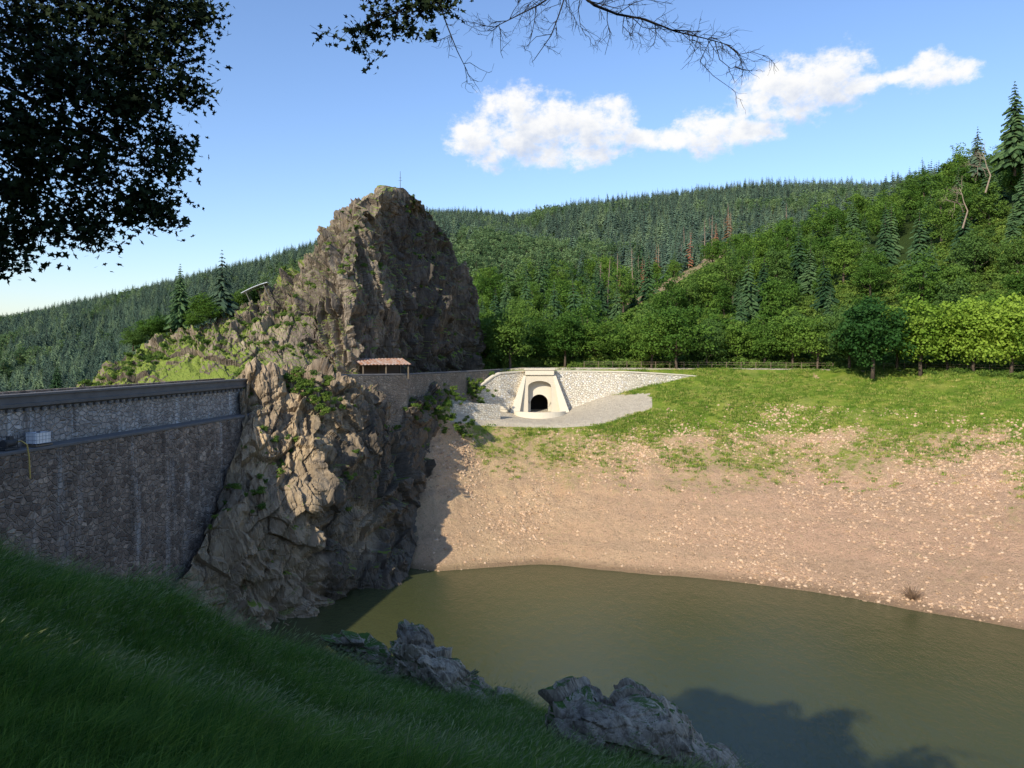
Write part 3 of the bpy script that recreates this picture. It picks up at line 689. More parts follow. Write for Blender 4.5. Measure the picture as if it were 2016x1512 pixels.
wb=np.clip((grass-.08)*1.4,0,1)**1.6*((rowk>1.2)&(rowk<5)&(PX>700)&(PX<2150)&(pad<.5))
wb=wb*np.clip(.4+1.8*fbm(pb*.35,3,70),.02,1.4)
bp=sample_grid(TP,20000,wb)
scatter("bank_grass",bc,bp,.35+1.0*rng.random(len(bp))**1.6,rng.integers(0,4,len(bp)),label="bright green grass and weeds on the upper bank",cat="grass")
A=Acc()
for i in range(120):
    a=rng.random()*6.28; e=.3+rng.random()*1.1; l=.7+1.2*rng.random(); d=np.array([math.cos(a)*math.cos(e),math.sin(a)*math.cos(e),math.sin(e)])
    A.tube([(0,0,0),d*l*.5+[0,0,.1],d*l+rng.normal(size=3)*.15],[.03,.02,.008],4)
o=A.obj("shrub",[plain("dry_twigs",(.2,.13,.08))],label="bare brown shrub at the waterline",cat="shrub"); o.location=S(1797,1182,75.5)
st_=[]
for i in range(4):
    A=Acc(); 
    th=np.linspace(0,2*np.pi,6,endpoint=False)
    v=[(0,0,.5)]+[(math.cos(a)*(.6+.4*rng.random()),math.sin(a)*(.6+.4*rng.random()),.25*rng.random()) for a in th]+[(math.cos(a)*.7,math.sin(a)*.7,-.4) for a in th]
    A.add(v,[(0,1+j,1+(j+1)%6) for j in range(6)]+[(1+j,7+j,7+(j+1)%6,1+(j+1)%6) for j in range(6)]); st_.append(A.mesh("stone%d"%i,[plain("scree_stone%d"%i,[(.62,.43,.27),(.55,.37,.23),(.66,.48,.32),(.42,.28,.17)][i],.9,.2,2.)]))
stc=proto_coll("scree_stone",st_)
wq=((rowk>1.0)&(rowk<2.9)&(PX>790)&(PX<2150))*np.clip(.3+1.5*fbm(pb*.1,3,81),.05,1.2)
qp=sample_grid(TP,16000,wq); scatter("scree",stc,qp,.07+.24*rng.random(len(qp))**3.2,rng.integers(0,4,len(qp)),label="loose stones strewn over the dry bank",cat="stones")

# ---------------------------------------------------------------- masonry
def stone(name,c1,c2,mort,sc,streak=0.,mw=.10,dk=.5):
    t=MT(name,.9,.2); co=t.map((sc,sc,sc*1.25))
    v=t.vor(1.,'DISTANCE_TO_EDGE',co); vc=t.vor(1.,'F1',co,"Color"); n=t.noise(.5,5); n2=t.noise(9,4)
    c=t.mix(t.sep(vc)[0],c1,c2); c=t.mix(t.ss(.8,.95,t.sep(vc)[1],0,.6),c,tuple(min(.9,x*1.5) for x in c2)); c=t.mix(t.ss(.3,.7,n2,.0,.5*dk*2),c,tuple(x*.6 for x in c1))
    c=t.mix(t.ss(.02,mw,v,.85,0),c,mort)
    c=t.mix(t.ss(.3,.7,n,0,dk),c,tuple(x*.55 for x in c1))
    if streak:
        s=t.noise(1.,5,t.map((.9,.9,.05)),.65); s2=t.noise(.3,3)
        c=t.mix(t.math('MULTIPLY',t.ss(.52,.68,s),t.math('MULTIPLY',t.ss(.35,.6,s2),streak)),c,(.66,.65,.63))
        d=t.noise(1.3,4,t.map((.8,.8,.04),(0,0,.7))); c=t.mix(t.ss(.5,.72,d,0,.5),c,(.06,.052,.045))
    t.col(c); t.bump(t.math('ADD',t.ss(0,.14,v),t.math('MULTIPLY',n2,.3)),.9,.15); return t.m
M_dam=stone("dam_masonry",(.16,.12,.095),(.50,.39,.30),(.42,.35,.28),2.2,.4,.08,.5)
M_damup=stone("dam_upper_masonry",(.28,.25,.22),(.58,.52,.46),(.50,.46,.42),2.3,.9,.07,.35)
M_cop=plain("dark_coping",(.15,.14,.13),.85,.4,1.2); M_wall2=stone("old_wall_masonry",(.28,.235,.18),(.45,.38,.30),(.32,.27,.22),2.6)
M_pale=stone("pale_rubble",(.76,.67,.52),(.92,.86,.72),(.60,.52,.40),2.6,0,.07,.05); M_conc=plain("pale_concrete",(.64,.57,.44),.85,.12,1.5); M_conc2=plain("light_ashlar",(.70,.63,.50),.85,.10,3.)
M_dark=plain("tunnel_dark",(.012,.011,.01),.95); M_wood=plain("weathered_wood",(.20,.155,.105),.85,.3,8.)

def dam_xy(s):
    Y=81-s*67; X=-27.9-14.6*s+.6*math.sin(math.pi*s); return X,Y
ss_=np.linspace(0,1,90); ctr=np.array([dam_xy(s) for s in ss_]); tg=np.gradient(ctr,axis=0); tg/=np.linalg.norm(tg,axis=1,keepdims=True)
nrm=np.stack([-tg[:,1],tg[:,0]],1)
if nrm[0,0]<0: nrm=-nrm
def dam_prof(name,prof,mat,label=None):
    P=np.array([[ (c[0]+n_[0]*o_,c[1]+n_[1]*o_,z_) for c,n_ in zip(ctr,nrm)] for (o_,z_) in prof])
    me=grid_mesh(name,P,[mat]); o=link(bpy.data.objects.new(name,me)); return o
dam=link(bpy.data.objects.new("dam",None)); tag(dam,"curved stone masonry gravity dam with dark coping","dam")
prof=[(1.9,-34),(1.9,-23),(1.55,-10),(1.35,-2.95),(1.35,-2.75),(.0,-2.7)]
for nm,pr,mt in [("lower_wall",prof,M_dam),("upper_wall",[(.002,-2.75),(-.08,0.02)],M_damup),("ledge",[(1.36,-2.88),(1.42,-2.86),(1.42,-2.70),(1.38,-2.66),(.003,-2.62)],M_cop),
                 ("parapet",[(-.06,.0),(.22,.12),(.24,.34),(.06,.36),(.04,.82),(.16,.84),(.16,1.0),(-.40,1.02),(-.40,.05)],M_cop),("roadway",[(-.39,.08),(-4.2,.08)],plain("roadway_gravel",(.3,.27,.23))),
                 ("downstream_wall",[(-3.9,.09),(-3.9,.95),(-4.4,.95),(-4.6,-10),(-9,-36)],M_dam)]:
    o=dam_prof(nm,pr,mt); o.parent=dam
cb=Acc(); cb.box((0,0,0),(.24,.26,.20),0,0,.05); cbm=cb.mesh("corbel",[M_cop]); ncb=96
for i in range(ncb):
    s=(i+.5)/ncb; k=s*(len(ss_)-1); a=int(k); X,Y=dam_xy(s); o=bpy.data.objects.new("corbel",cbm); link(o); o.location=(X+nrm[a][0]*.06,Y+nrm[a][1]*.06,-.11); o.rotation_euler=(0,0,math.atan2(nrm[a][1],nrm[a][0])); o.parent=dam

def wall_poly(name,pts,th,mat,label,cat="wall",parent=None,cap=False):
    A=Acc(); pts=np.array(pts,float); n=len(pts); tg=np.gradient(pts[:,:2],axis=0); tg/=np.linalg.norm(tg,axis=1,keepdims=True)
    nn=np.stack([-tg[:,1],tg[:,0]],1)
    v=[]
    for p,q in zip(pts,nn):
        v+=[(p[0],p[1],p[2]),(p[0],p[1],p[3]),(p[0]+q[0]*th,p[1]+q[1]*th,p[3]),(p[0]+q[0]*th,p[1]+q[1]*th,p[2])]
    f=[]
    for i in range(n-1):
        a=i*4;b=a+4
        f+=[(a,b,b+1,a+1),(a+1,b+1,b+2,a+2),(a+2,b+2,b+3,a+3)]
    f+=[(0,1,2,3),((n-1)*4+3,(n-1)*4+2,(n-1)*4+1,(n-1)*4)]
    A.add(v,f); o=A.obj(name,[mat])
    if cap:
        v=[];f=[]
        for p,q in zip(pts,nn):
            for (oo,hz) in ((-.12,.01),(-.12,.22),(th+.1,.22),(th+.1,.01)): v.append((p[0]+q[0]*oo,p[1]+q[1]*oo,p[3]+hz))
        for i in range(n-1):
            a=i*4;b=a+4; f+=[(a,b,b+1,a+1),(a+1,b+1,b+2,a+2),(a+2,b+2,b+3,a+3),(a+3,b+3,b,a)]
        f+=[(0,1,2,3),((n-1)*4+3,(n-1)*4+2,(n-1)*4+1,(n-1)*4)]
        A=Acc(); A.add(v,f); k=A.obj("coping",[M_conc2]); k.parent=o
    if parent:o.parent=parent
    else: tag(o,label,cat)
    return o
def wp(u,Y,zb,vt): p=S(u,vt,Y); return (p[0],p[1],zb,p[2])
WL=[(672,89,741),(735,93,740),(802,98,739),(806,100.5,738.5),(860,110,736),(920,119,733),(985,127,729.5)]
w0=wall_poly("promenade_wall",[wp(u,Y,-6,v) for u,Y,v in WL],.6,M_wall2,"old dark stone retaining wall carrying the path")
A=Acc(); A.tube([S(u,v-1,Y)+[-.15,.2,.02] for u,Y,v in WL],.2,6); o=A.obj("coping",[M_cop]); o.parent=w0
wall_poly("retaining_wall",[wp(925,120.5,-7,785),wp(945,121.5,-7,762),wp(972,123,-7.3,742),wp(985,123.5,-7.5,736),wp(1034,126.5,-7.5,732)],.8,M_pale,"pale rubble retaining wall beside tunnel portal",cap=True)
wall_poly("retaining_wall",[wp(1088,126.3,-7.5,732),wp(1150,126.8,-7.4,732),wp(1230,127.3,-7,733),wp(1290,128.3,-6,736),wp(1340,129.5,-4,739),wp(1385,131,-2,743)],.8,M_pale,"long pale rubble retaining wall beside tunnel portal",cap=True)
wall_poly("low_wall",[wp(893,111.5,-7,795),wp(930,114,-8,793),wp(985,117,-8.5,797)],.5,M_pale,"low rubble edging wall on the bank")
# portal
PC=S(1062,0,126.)[0]; PB=-6.45
portal=link(bpy.data.objects.new("tunnel_portal",None)); portal.location=(PC,125.0,PB); tag(portal,"pale stone tunnel portal with arched opening","tunnel")
def arch_pts(w,sp,rise,n=18):
    L=[(-w/2,0),(-w/2,sp*.5)]
    for i in range(n+1):
        a=math.pi*(1-i/n); L.append((math.cos(a)*w/2,sp+math.sin(a)*rise))
    return L+[(w/2,sp*.5),(w/2,0)]
def frame(name,w,sp,rise,bw,tw,h,y0,y1,mat):
    inn=arch_pts(w,sp,rise); out=[]; n=len(inn)
    for (x,z) in inn:
        if z<=sp*.6: zz=z/ (sp*.6) * h*.45 if z>0 else 0; out.append((math.copysign(bw/2+(tw-bw)/2*(zz/h),x),zz))
        else:
            a=math.atan2(z-sp*.6,x)
            t1=(h-sp*.6)/max(math.sin(a),1e-6); xx=math.cos(a)*t1
            lim=tw/2
            if abs(xx)<=lim: out.append((xx,h))
            else:
                sgn=1 if math.cos(a)>0 else -1; k_=(tw-bw)/2/h; t2=(bw/2+k_*sp*.6)/(abs(math.cos(a))-k_*math.sin(a)); out.append((sgn*t2*abs(math.cos(a)),sp*.6+t2*math.sin(a)))
    A=Acc(); v=[]
    for y in (y0,y1):
        v+=[(x,y,z) for x,z in inn]+[(x,y,z) for x,z in out]
    f=[]
    for i in range(n-1):
        f+=[(i,i+1,n+i+1,n+i),(2*n+i,3*n+i,3*n+i+1,2*n+i+1),(i,2*n+i,2*n+i+1,i+1),(n+i,n+i+1,3*n+i+1,3*n+i)]
    A.add(v,f); o=A.obj(name,[mat]); o.parent=portal; return o
frame("surround",3.9,4.3,1.0,7.6,4.6,6.3,0,.7,M_conc)
frame("archway",3.0,1.45,1.5,4.4,4.3,5.6,1.3,2.6,M_conc2)
A=Acc(); L=arch_pts(3.02,1.45,1.5); n=len(L)
A.add([(x,y,z) for y in (2.0,5.2) for x,z in L],[(i,i+1,n+i+1,n+i) for i in range(n-1)]+[tuple(range(n,2*n))]); o=A.obj("tunnel_lining",[M_dark]); o.parent=portal  # near-black lining and end cap paint in the tunnel's darkness
A=Acc(); A.box((0,.45,6.75),(4.9,1.5,.85),0,0,.06); A.box((0,.4,7.3),(5.2,1.8,.22),0,0,.05); o=A.obj("parapet",[M_conc2]); o.parent=portal
for sx in (-1,1):
    A=Acc(); A.add([(sx*2.3,-.02,6.2),(sx*2.75,-.02,6.2),(sx*5.0,-.9,0),(sx*3.4,-.9,0),(sx*2.3,1.2,6.2),(sx*2.75,1.2,6.2),(sx*5.0,1.2,0),(sx*3.4,1.2,0)],[(0,1,2,3),(4,7,6,5),(0,4,5,1),(1,5,6,2),(0,3,7,4)]); o=A.obj("wing_wall",[M_conc2]); o.parent=portal
A=Acc(); 
arc=[(math.cos(a)*4.4,-1.2-math.sin(a)*3.4) for a in np.linspace(math.pi*.93,math.pi*.07,22)]
v=[];f=[]
for (x,y) in arc: v+=[(x,y,-1.3),(x,y,.35),(x*.9,y*.9,.35),(x*.9,y*.9,-1.3)]
for i in range(len(arc)-1):
    a=i*4;b=a+4; f+=[(a,b,b+1,a+1),(a+1,b+1,b+2,a+2),(a+2,b+2,b+3,a+3)]
A.add(v,f); o=A.obj("apron_wall",[M_conc2]); o.parent=portal
for k_ in range(3):
    A=Acc(); A.box((-6.0-.5*k_,-1.2+.1*k_,.9-.45*k_),(1.8+k_*.4,1.8,.5),0,0,.15)
    o=A.obj("step",[M_conc]); o.parent=portal

# fences
pm=Acc(); pm.box((0,0,.3),(.10,.10,1.4),0,0,.02); pmesh=pm.mesh("post",[M_wood])
def fence(pts,lab,sp=2.6):
    pts=np.array(pts); seg=np.linalg.norm(np.diff(pts,axis=0),axis=1); L=np.concatenate([[0],np.cumsum(seg)]); n=int(L[-1]/sp)+1
    e=link(bpy.data.objects.new("wooden_fence",None)); e.location=pts[0]; tag(e,lab,"fence"); pos=[np.array([np.interp(q,L,pts[:,j]) for j in range(3)]) for q in np.linspace(0,L[-1],n)]
    for q in pos:
        o=bpy.data.objects.new("post",pmesh); link(o); o.parent=e; o.location=q-pts[0]
    for hz in (.5,.9):
        A=Acc(); A.tube([q-pts[0]+[0,-.08,hz] for q in pos],.028,6); o=A.obj("rail",[M_wood]); o.parent=e
fence([S(1150,722,136),S(1300,722.5,135),S(1400,723,135.5),S(1500,724,134.5),S(1640,725,131)],"wooden post-and-rail fence along the promenade")
fence([S(1740,726,126),S(1850,728,121),S(2040,732,110)],"wooden post-and-rail fence under the trees",3.)
fence([S(470,757,80),S(510,755,82),S(545,752,84)],"short wooden fence at the dam end",1.6)

# shed
sh=link(bpy.data.objects.new("open_shed",None)); c0=S(752,737,97.5); sh.location=c0; sh.rotation_euler=(0,0,.45); tag(sh,"open lean-to shed with rusty corrugated roof","shed")
t=MT("rusty_roof",.7,.4); n=t.noise(1.2,6); t.col(t.mix(t.ss(.35,.65,n),(.36,.16,.08),(.46,.37,.31))); t.bump(n,.3,.02)
nx=60; xs=np.linspace(-3.3,3.3,nx); P=np.array([[(x,y,zz+.05*math.sin(x*14)) for x in xs] for (y,zz) in ((-2.2,1.35),(0,1.75),(1.8,2.1))])
o=link(bpy.data.objects.new("roof",grid_mesh("shed_roof",P,[t.m]))); o.parent=sh
sm=o.modifiers.new("thick",'SOLIDIFY'); sm.thickness=.05
for x in (-3,0,3):
    for y,hh in ((-1.9,1.35),(1.6,2.0)):
        A=Acc(); A.box((x,y,hh/2-.3),(.14,.14,hh+.6)); o=A.obj("post",[M_wood]); o.parent=sh
A=Acc(); A.box((0,1.75,.8),(6.2,.12,2.2)); o=A.obj("back_wall",[plain("shed_boards",(.12,.09,.07))]); o.parent=sh
cs=link(bpy.data.objects.new("viewpoint_shelter",None)); cs.location=S(512,590,103.0)+np.array([0,0,.3]); cs.rotation_euler=(0,-.42,.15); tag(cs,"small shelter with slanted white metal roof on ridge","shelter")
P=np.array([[(x,y,1.35+.22*math.cos(x/2.1*1.25)) for x in np.linspace(-1.9,1.9,20)] for y in (-1.2,1.2)])
o=link(bpy.data.objects.new("roof",grid_mesh("shelter_roof",P,[plain("white_metal",(.62,.66,.72),.4,.08)]))); o.parent=cs; sm=o.modifiers.new("thick",'SOLIDIFY'); sm.thickness=.08
for x in (-1.3,1.3):
    for y in (-1.,1.):
        A=Acc(); A.tube([(x,y,-1.5),(x,y,1.45)],.06,6); o=A.obj("post",[M_cop]); o.parent=cs
ptop=S(788,384,112.0); M_iron=plain("dark_iron",(.06,.06,.06),.6)
mast=link(bpy.data.objects.new("antenna_mast",None)); mast.location=ptop; tag(mast,"thin metal mast on the crag summit","mast")
A=Acc(); A.tube([(0,0,-1.6),(0,0,3.6)],[.06,.03],6); o=A.obj("pole",[M_iron]); o.parent=mast
A=Acc(); A.tube([(-.3,0,2.2),(.3,0,2.2)],.02,4); A.tube([(-.2,0,2.6),(.2,0,2.6)],.02,4); o=A.obj("crossbar",[M_iron]); o.parent=mast
rl=link(bpy.data.objects.new("summit_railing",None)); rl.location=S(768,380,111.5); tag(rl,"metal safety railing around the crag summit","railing")
rp=[(-1.1,0,0),(-.4,-.5,.1),(.5,-.6,0),(1.4,-.5,-.1),(2.2,0,-.3)]
for q in rp: A=Acc(); A.tube([(q[0],q[1],q[2]-1.2),(q[0],q[1],q[2]+.75)],.03,5); o=A.obj("post",[M_iron]); o.parent=rl
for hz in (.35,.75): A=Acc(); A.tube([(q[0],q[1],q[2]+hz) for q in rp],.022,5); o=A.obj("rail",[M_iron]); o.parent=rl

# ---- liquid container on dam ledge
def ledge_at(u,off):
    q=ctr+nrm*off; pxs=CX+F*q[:,0]/q[:,1]; i=int(np.argmin(np.abs(pxs-u))); return np.array([q[i,0],q[i,1],-2.62]),math.atan2(nrm[i,1],nrm[i,0])
loc,ang=ledge_at(72,.75)
ib=link(bpy.data.objects.new("water_tank",None)); ib.location=loc; ib.rotation_euler=(0,0,ang); tag(ib,"white plastic container in metal cage on dam ledge","tank")
A=Acc(); A.box((0,0,.55),(.96,1.3,.72),0,0,.1); o=A.obj("container",[plain("white_plastic",(.80,.81,.81),.4,.05)]); o.parent=ib
A=Acc(); A.tube([(0,0,.90),(0,0,.98)],.12,12); o=A.obj("lid",[M_iron]); o.parent=ib
A=Acc()
M_galv=plain("galvanised_steel",(.35,.36,.38),.4,.1)
for z in (.2,.45,.7,.93):
    A.tube([(-.5,-.67,z),(.5,-.67,z),(.5,.67,z),(-.5,.67,z),(-.5,-.67,z)],.012,4)
for x in np.linspace(-.5,.5,4):
    for y in (-.67,.67): A.tube([(x,y,.1),(x,y,.95)],.010,4)
for y in np.linspace(-.4,.4,4):
    for x in (-.5,.5): A.tube([(x,y,.1),(x,y,.95)],.010,4)
o=A.obj("cage",[M_galv]); o.parent=ib
A=Acc(); A.box((0,0,.06),(1.05,1.4,.1)); o=A.obj("pallet",[M_wood]); o.parent=ib
loc,ang=ledge_at(22,.7)
pu=link(bpy.data.objects.new("water_pump",None)); pu.location=loc; pu.rotation_euler=(0,0,ang); tag(pu,"dark motor pump with yellow hose on dam ledge","pump")
A=Acc(); A.tube([(0,-.45,.45),(0,.45,.45)],.26,12); A.box((0,.1,.78),(.3,.4,.25),0,0,.05); A.box((0,0,.08),(.6,1.1,.12)); o=A.obj("motor",[M_iron]); o.parent=pu
A=Acc()
for y in(-.4,.4):
    A.tube([(-.3,y,.1),(-.3,y,.95),(.3,y,.95),(.3,y,.1)],.025,5)
o=A.obj("frame",[M_iron]); o.parent=pu
A=Acc(); A.tube([(0.1,.4,.45),(.5,.5,.55),(.85,.6,.3),(.95,.65,-.5),(1.0,.7,-2.0)],.05,8); o=A.obj("hose",[plain("yellow_hose",(.5,.36,.10),.5)]); o.parent=pu

# ---------------------------------------------------------------- near overhanging maple
leaf=[]
for i in range(10):
    a=math.pi/2+2*math.pi*i/10; r_=[1.,.42,.85,.4,.6,.2,.6,.4,.85,.42][i]; leaf.append((math.cos(a)*r_,math.sin(a)*r_))
leaf=np.array(leaf)
def leaves_at(cen,size,down=.3):
    n=len(cen); nn=rng.normal(size=(n,3))*.75; nn[:,2]+=.6; nn[:,1]-=.5; nn/=np.linalg.norm(nn,axis=1,keepdims=True)
    a=rng.normal(size=(n,3)); u=np.cross(nn,a); u/=np.linalg.norm(u,axis=1,keepdims=True); v=np.cross(nn,u); s=(size*(.6+.6*rng.random(n)))[:,None,None]
    return cen[:,None,:]+s*(leaf[None,:,0:1]*u[:,None,:]+leaf[None,:,1:2]*v[:,None,:])
def maple(base,trunkh,blobs,name,label,nleaf,size=.075,bare=None):
    e=link(bpy.data.objects.new(name,None)); e.location=base; tag(e,label,"tree"); base=np.array(base,float)
    T=Acc(); hub=base+[0,0,trunkh]
    T.tube([(0,0,-.8),(.05,0,trunkh*.5),(0,.05,trunkh),(.1,.1,trunkh+4)],[.34,.26,.2,.1],10)
    C=[]
    for (x,y,z,r_,dens) in blobs:
        c=np.array([x,y,z]); st=hub+np.array([0,0,rng.random()*3]); m_=(st+c)/2+np.array([0,0,.5])
        T.tube([st-base,m_-base,c-base],[.06,.03,.01],6)
        nt=max(8,int(40*r_*r_*dens))
        for _ in range(nt):
            d=rng.normal(size=3); d/=np.linalg.norm(d); p=c+d*r_*(rng.random()**.45)*np.array([1,1,.95]); 
            mid=(c+p)/2+rng.normal(size=3)*.1; T.tube([c+(p-c)*.05-base,mid-base,p-base],[.012,.008,.003],3)
            k=int(nleaf*(.6+.8*rng.random())); u=rng.random((k,1)); C.append(mid+(p-mid)*u+rng.normal(size=(k,3))*np.array([.17,.17,.12]))
    C=np.concatenate(C); V=leaves_at(C-base,size); me=polys_mesh("maple_crown",V,[F_map]); set_tint(me,np.repeat(rng.random(len(C)),10))
    o=link(bpy.data.objects.new("crown",me)); o.parent=e
    o=T.obj("trunk",[M_barkd],True); o.parent=e
    return len(C)
def B(u,v,Y,rpx,dn=1.): p=S(u,v,Y); return (p[0],p[1],p[2],rpx*Y/F,dn)
bl=[B(60,60,10,150),B(200,40,10,150),B(310,30,10.5,92),B(120,170,9.5,140),B(250,150,10,125),B(335,110,10.5,62),B(40,260,9.5,130),B(185,260,10,122),B(290,220,10,62),B(80,340,9.5,90),B(210,350,10,76),B(280,385,10,40,1.2),B(160,420,10,46,1.2),B(180,465,10,24,1.),B(30,400,9.5,65,1.),B(5,460,9.5,40,1.),B(15,500,9.5,14,1),B(355,60,10.5,50),B(362,180,10.3,20,1.),B(320,425,10,14,1),B(385,20,10.5,25,1),B(335,280,10.3,26,1),B(322,330,10,18,1),B(250,420,10,22,1),B(90,440,9.7,30,.8),
    B(-150,50,9.5,180,.3),B(-180,330,9.5,150,.35),B(100,-120,9.5,150,.4),B(350,-110,9.5,110,.4)]
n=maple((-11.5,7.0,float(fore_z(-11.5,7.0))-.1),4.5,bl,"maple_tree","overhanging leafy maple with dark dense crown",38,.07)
print("maple leaves",n)
e=link(bpy.data.objects.new("maple_tree",None)); bs=np.array([3.5,-4.5,float(fore_z(3.5,-4.5))]); e.location=bs; tag(e,"tree with half-bare branches reaching over the slope","tree")
T=Acc(); T.tube([(0,0,-.6),(-.1,.1,3),(-.2,.3,6),(-.3,.6,9.)],[.3,.24,.18,.08],10)
LC=[]
def path(pts,r0,r1): 
    p=[np.array(q)-bs for q in pts]; T.tube(p,list(np.linspace(r0,r1,len(p))),6); return [np.array(q) for q in pts]
def twigs(pts,n,l,lv,leafy,r=.008,dn=-.18,kids=None):
    for _ in range(n):
        k=rng.random()*(len(pts)-1); a=int(k); p=pts[a]*(1-(k-a))+pts[a+1]*(k-a); d=pts[a+1]-pts[a]; d/=np.linalg.norm(d)+1e-9
        e_=d*.8+rng.normal(size=3)*np.array([.6,.4,.55])+np.array([0,0,dn]); e_/=np.linalg.norm(e_); ll=l*(.5+.9*rng.random())
        b1=rng.normal(size=3)*ll*.10; q1=p+e_*ll*.35+b1; q15=p+e_*ll*.7+b1*.4+rng.normal(size=3)*ll*.05; q2=p+e_*ll+rng.normal(size=3)*ll*.14+np.array([0,0,.06*ll])
        T.tube([p-bs,q1-bs,q15-bs,q2-bs],[r,r*.8,r*.6,r*.4],4)
        if lv>0: twigs([p,q1,q15,q2],4,l*.55,lv-1,leafy,r*.62,dn)
        elif leafy: 
            k2=int(4+6*rng.random()); u=rng.random((k2,1)); LC.append(q1+(q2-q1)*u+rng.normal(size=(k2,3))*.055)
Yb=7.5
st=bs+np.array([-.2,.3,6.2])
m1=path([st,(3.,0,9.6),(1.8,4.5,9.0),S(1120,-30,Yb),S(1170,10,Yb),S(1215,28,Yb),S(1270,38,Yb),S(1330,62,Yb),S(1390,76,Yb),S(1440,90,Yb)],.024,.003)
twigs(m1[3:],24,.38,2,False,.005,-.2)
m2=path([m1[3],S(1060,10,Yb),S(1010,35,Yb),S(960,60,Yb)],.010,.003); twigs(m2,10,.32,2,False,.0045,-.14)
m5=path([m1[3],S(1100,30,Yb),S(1085,70,Yb),S(1050,120,Yb)],.008,.003); twigs(m5,7,.26,2,False,.004,-.2)
m3=path([m1[2],(.2,5.5,8.7),S(930,-60,Yb),S(860,-10,Yb),S(790,20,Yb),S(720,50,Yb),S(690,70,Yb)],.022,.004)
twigs(m3[2:],22,.26,1,True,.0045)
m4=path([m3[3],S(880,50,Yb),S(900,100,Yb),S(920,140,Yb)],.008,.003); twigs(m4,9,.22,1,False,.004,-.3)
for c_,r_ in ((S(800,-5,Yb),.26),(S(745,-10,Yb),.16),(S(860,5,Yb),.2),(S(715,60,Yb),.11),(S(700,95,Yb),.05),(S(790,55,Yb),.13),(S(850,70,Yb),.07)):
    LC.append(c_+rng.normal(size=(int(20+380*r_),3))*r_*np.array([.8,.6,.4]))
cc=np.concatenate([c_+rng.normal(size=(700,3))*np.array([1.3,1.3,.8]) for c_ in (np.array([2.5,-3,10.6]),np.array([-1,-5,9.8]),np.array([1.,-2.5,9.8]))])
LC.append(cc); LC=np.concatenate(LC)
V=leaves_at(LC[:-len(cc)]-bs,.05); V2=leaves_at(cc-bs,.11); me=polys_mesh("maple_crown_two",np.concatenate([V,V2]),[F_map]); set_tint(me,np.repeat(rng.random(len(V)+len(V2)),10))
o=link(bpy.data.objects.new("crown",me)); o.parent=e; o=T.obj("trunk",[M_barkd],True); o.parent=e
big=[deciduous("wood_tree_%d"%i,14,5.2,100,110,.55,F_dec3,M_bark,True) for i in range(2)]
for (x,y,s) in [(-9,-5,.64),(-15,-3,.72),(-4,-8,.58),(2.5,-7.5,.42),(-12,-10,.72),(-21,1,.7),(-14,2.5,.7),(-7,-1,.42),(-18,5,.5)]:
    m_=big[int(rng.integers(0,2))]; put_tree("broadleaf_tree",m_[0],m_[1],(x,y,float(fore_z(x,y))-.3),s,"tall dense tree on the slope whose shadow falls downhill","trees behind the slope",1.15)

# ---------------------------------------------------------------- sky, sun, camera
w=bpy.data.worlds.new("World"); scene.world=w; w.use_nodes=True; nt=w.node_tree; nt.nodes.clear()
t=MT.__new__(MT); t.nt=nt
out=t.n("ShaderNodeOutputWorld"); sky=t.n("ShaderNodeTexSky",sky_type='NISHITA'); sky.sun_disc=False; sky.sun_elevation=SUN_EL
to_sun=-SUN_DIR/np.linalg.norm(SUN_DIR); sky.sun_rotation=math.atan2(to_sun[0],to_sun[1]); sky.air_density=1.25; sky.dust_density=.6; sky.ozone_density=3.5; sky.altitude=300
hs=t.n("ShaderNodeHueSaturation"); hs.inputs["Saturation"].default_value=1.02; hs.inputs["Value"].default_value=1.27; nt.links.new(sky.outputs[0],hs.inputs["Color"])
skc=t.mix(1.,hs.outputs[0],(.94,.95,1.08),'MULTIPLY')
bg=t.n("ShaderNodeBackground"); bg.inputs[1].default_value=.15; nt.links.new(skc,bg.inputs[0])
tc=t.n("ShaderNodeTexCoord").outputs["Generated"]; X,Y,Z=t.sep(tc)[:3]
az=t.math('ARCTAN2',X,Y); el=t.math('ARCSINE',Z)
def azel(u,v):
    a=math.atan((u-CX)/F); return a,math.atan((HY-v)/F*math.cos(a))
ell=[(950,275,64,44),(1015,243,74,60),(1090,256,88,56),(1170,250,70,46),(1215,236,36,38),(1110,302,100,26),(1260,268,46,16),(1325,274,56,20),(1395,262,78,36),(1475,258,66,24),(1500,208,62,32),(1560,178,88,52),(1640,152,74,50),(1695,166,44,20),(1760,152,44,10),(1830,138,58,30),(1895,140,46,18)]
nv=t.n("ShaderNodeCombineXYZ"); nt.links.new(az,nv.inputs[0]); nt.links.new(t.math('MULTIPLY',el,1.3),nv.inputs[1])
n1=t.noise(22.,10,nv.outputs[0],.64); n2=t.noise(60.,7,nv.outputs[0],.68)
def field(dx,dy):
    f=None
    a2=t.math('ADD',az,dx) if dx else az; e2=t.math('ADD',el,dy) if dy else el
    for (u,v,rx,ry) in ell:
        a,b_=azel(u,v); r1=rx/F*math.cos(a)**2*1.22; r2=ry/F*math.cos(a)*1.28
        p=t.math('MULTIPLY',t.math('SUBTRACT',a2,a),1/r1); q=t.math('MULTIPLY',t.math('SUBTRACT',e2,b_),1/r2)
        g_=t.math('SUBTRACT',1.,t.math('ADD',t.math('MULTIPLY',p,p),t.math('MULTIPLY',q,q)))
        f=g_ if f is None else t.math('SMOOTH_MAX',f,g_,.2)
    return f
f0=field(0,0); f1=field(-.010,.024)
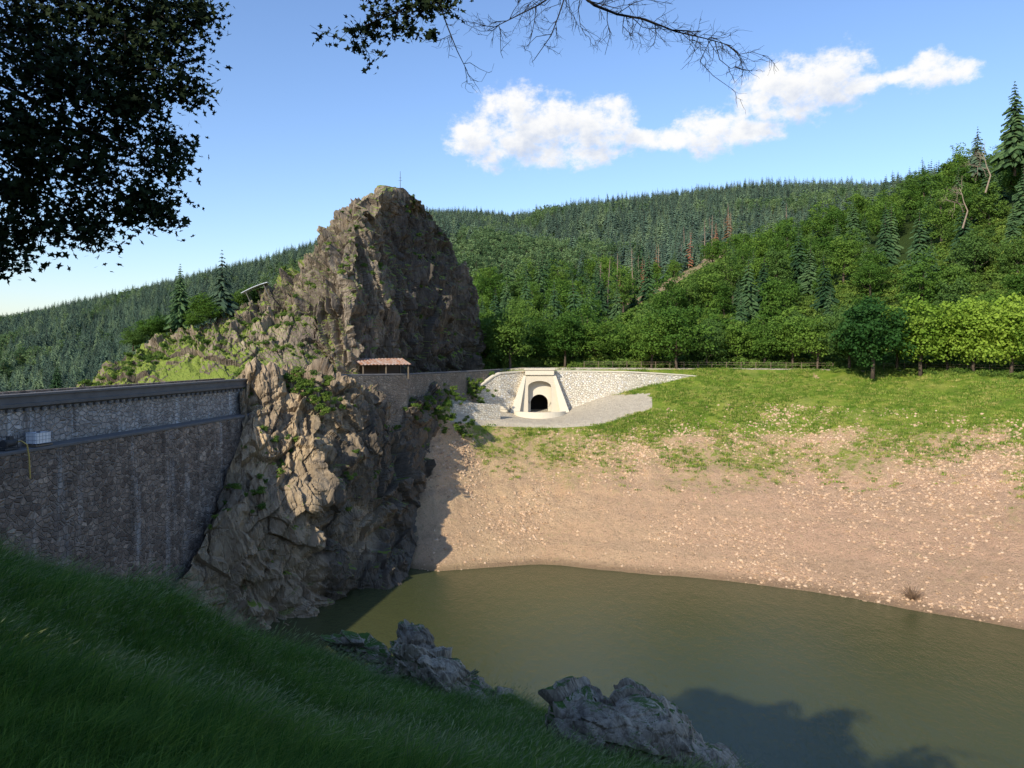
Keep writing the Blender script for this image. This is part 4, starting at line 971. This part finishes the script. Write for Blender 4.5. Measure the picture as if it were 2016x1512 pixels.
dn=t.math('ADD',f0,t.math('ADD',t.math('MULTIPLY_ADD',n1,3.4,-1.75),t.math('MULTIPLY_ADD',n2,1.6,-.8)))
n1b=t.n("ShaderNodeTexNoise"); of=t.n("ShaderNodeVectorMath",operation='ADD'); nt.links.new(nv.outputs[0],of.inputs[0]); of.inputs[1].default_value=(-.008,.016,0); nt.links.new(of.outputs[0],n1b.inputs["Vector"]); n1b.inputs["Scale"].default_value=22; n1b.inputs["Detail"].default_value=6; n1b.inputs["Roughness"].default_value=.6
dsun=t.math('ADD',f1,t.math('MULTIPLY_ADD',n1b.outputs[0],3.0,-1.5))
cov=t.ss(-.2,.95,dn,0,1.)
lit=t.ss(.2,1.7,t.math('ADD',dsun,t.math('MULTIPLY_ADD',n2,.6,-.3)),1.,0.)
ccol=t.mix(lit,(.60,.68,.84),(1.0,1.0,1.0))
bc_=t.n("ShaderNodeBackground"); nt.links.new(ccol,bc_.inputs[0]); bc_.inputs[1].default_value=1.0
mx=t.n("ShaderNodeMixShader"); nt.links.new(t.math('MULTIPLY',cov,t.ss(0,.05,Y)),mx.inputs[0]); nt.links.new(bg.outputs[0],mx.inputs[1]); nt.links.new(bc_.outputs[0],mx.inputs[2]); nt.links.new(mx.outputs[0],out.inputs[0])

sl=bpy.data.lights.new("sun",'SUN'); sl.energy=5.0; sl.angle=math.radians(.5); sl.color=(1,.91,.75); so=link(bpy.data.objects.new("sun",sl))
from mathutils import Vector
d=Vector((SUN_DIR[0]*math.cos(SUN_EL),SUN_DIR[1]*math.cos(SUN_EL),-math.sin(SUN_EL))); so.rotation_euler=d.to_track_quat('-Z','Y').to_euler()
cd=bpy.data.cameras.new("camera"); cam=link(bpy.data.objects.new("camera",cd)); cam.location=(0,0,EYE); cam.rotation_euler=(math.pi/2,0,0)
cd.lens=26.; cd.sensor_width=36.; cd.shift_y=-66/2016.; cd.clip_end=20000; cd.clip_start=.05; scene.camera=cam
scene.view_settings.view_transform='Standard'; scene.view_settings.look='None'; scene.view_settings.exposure=0
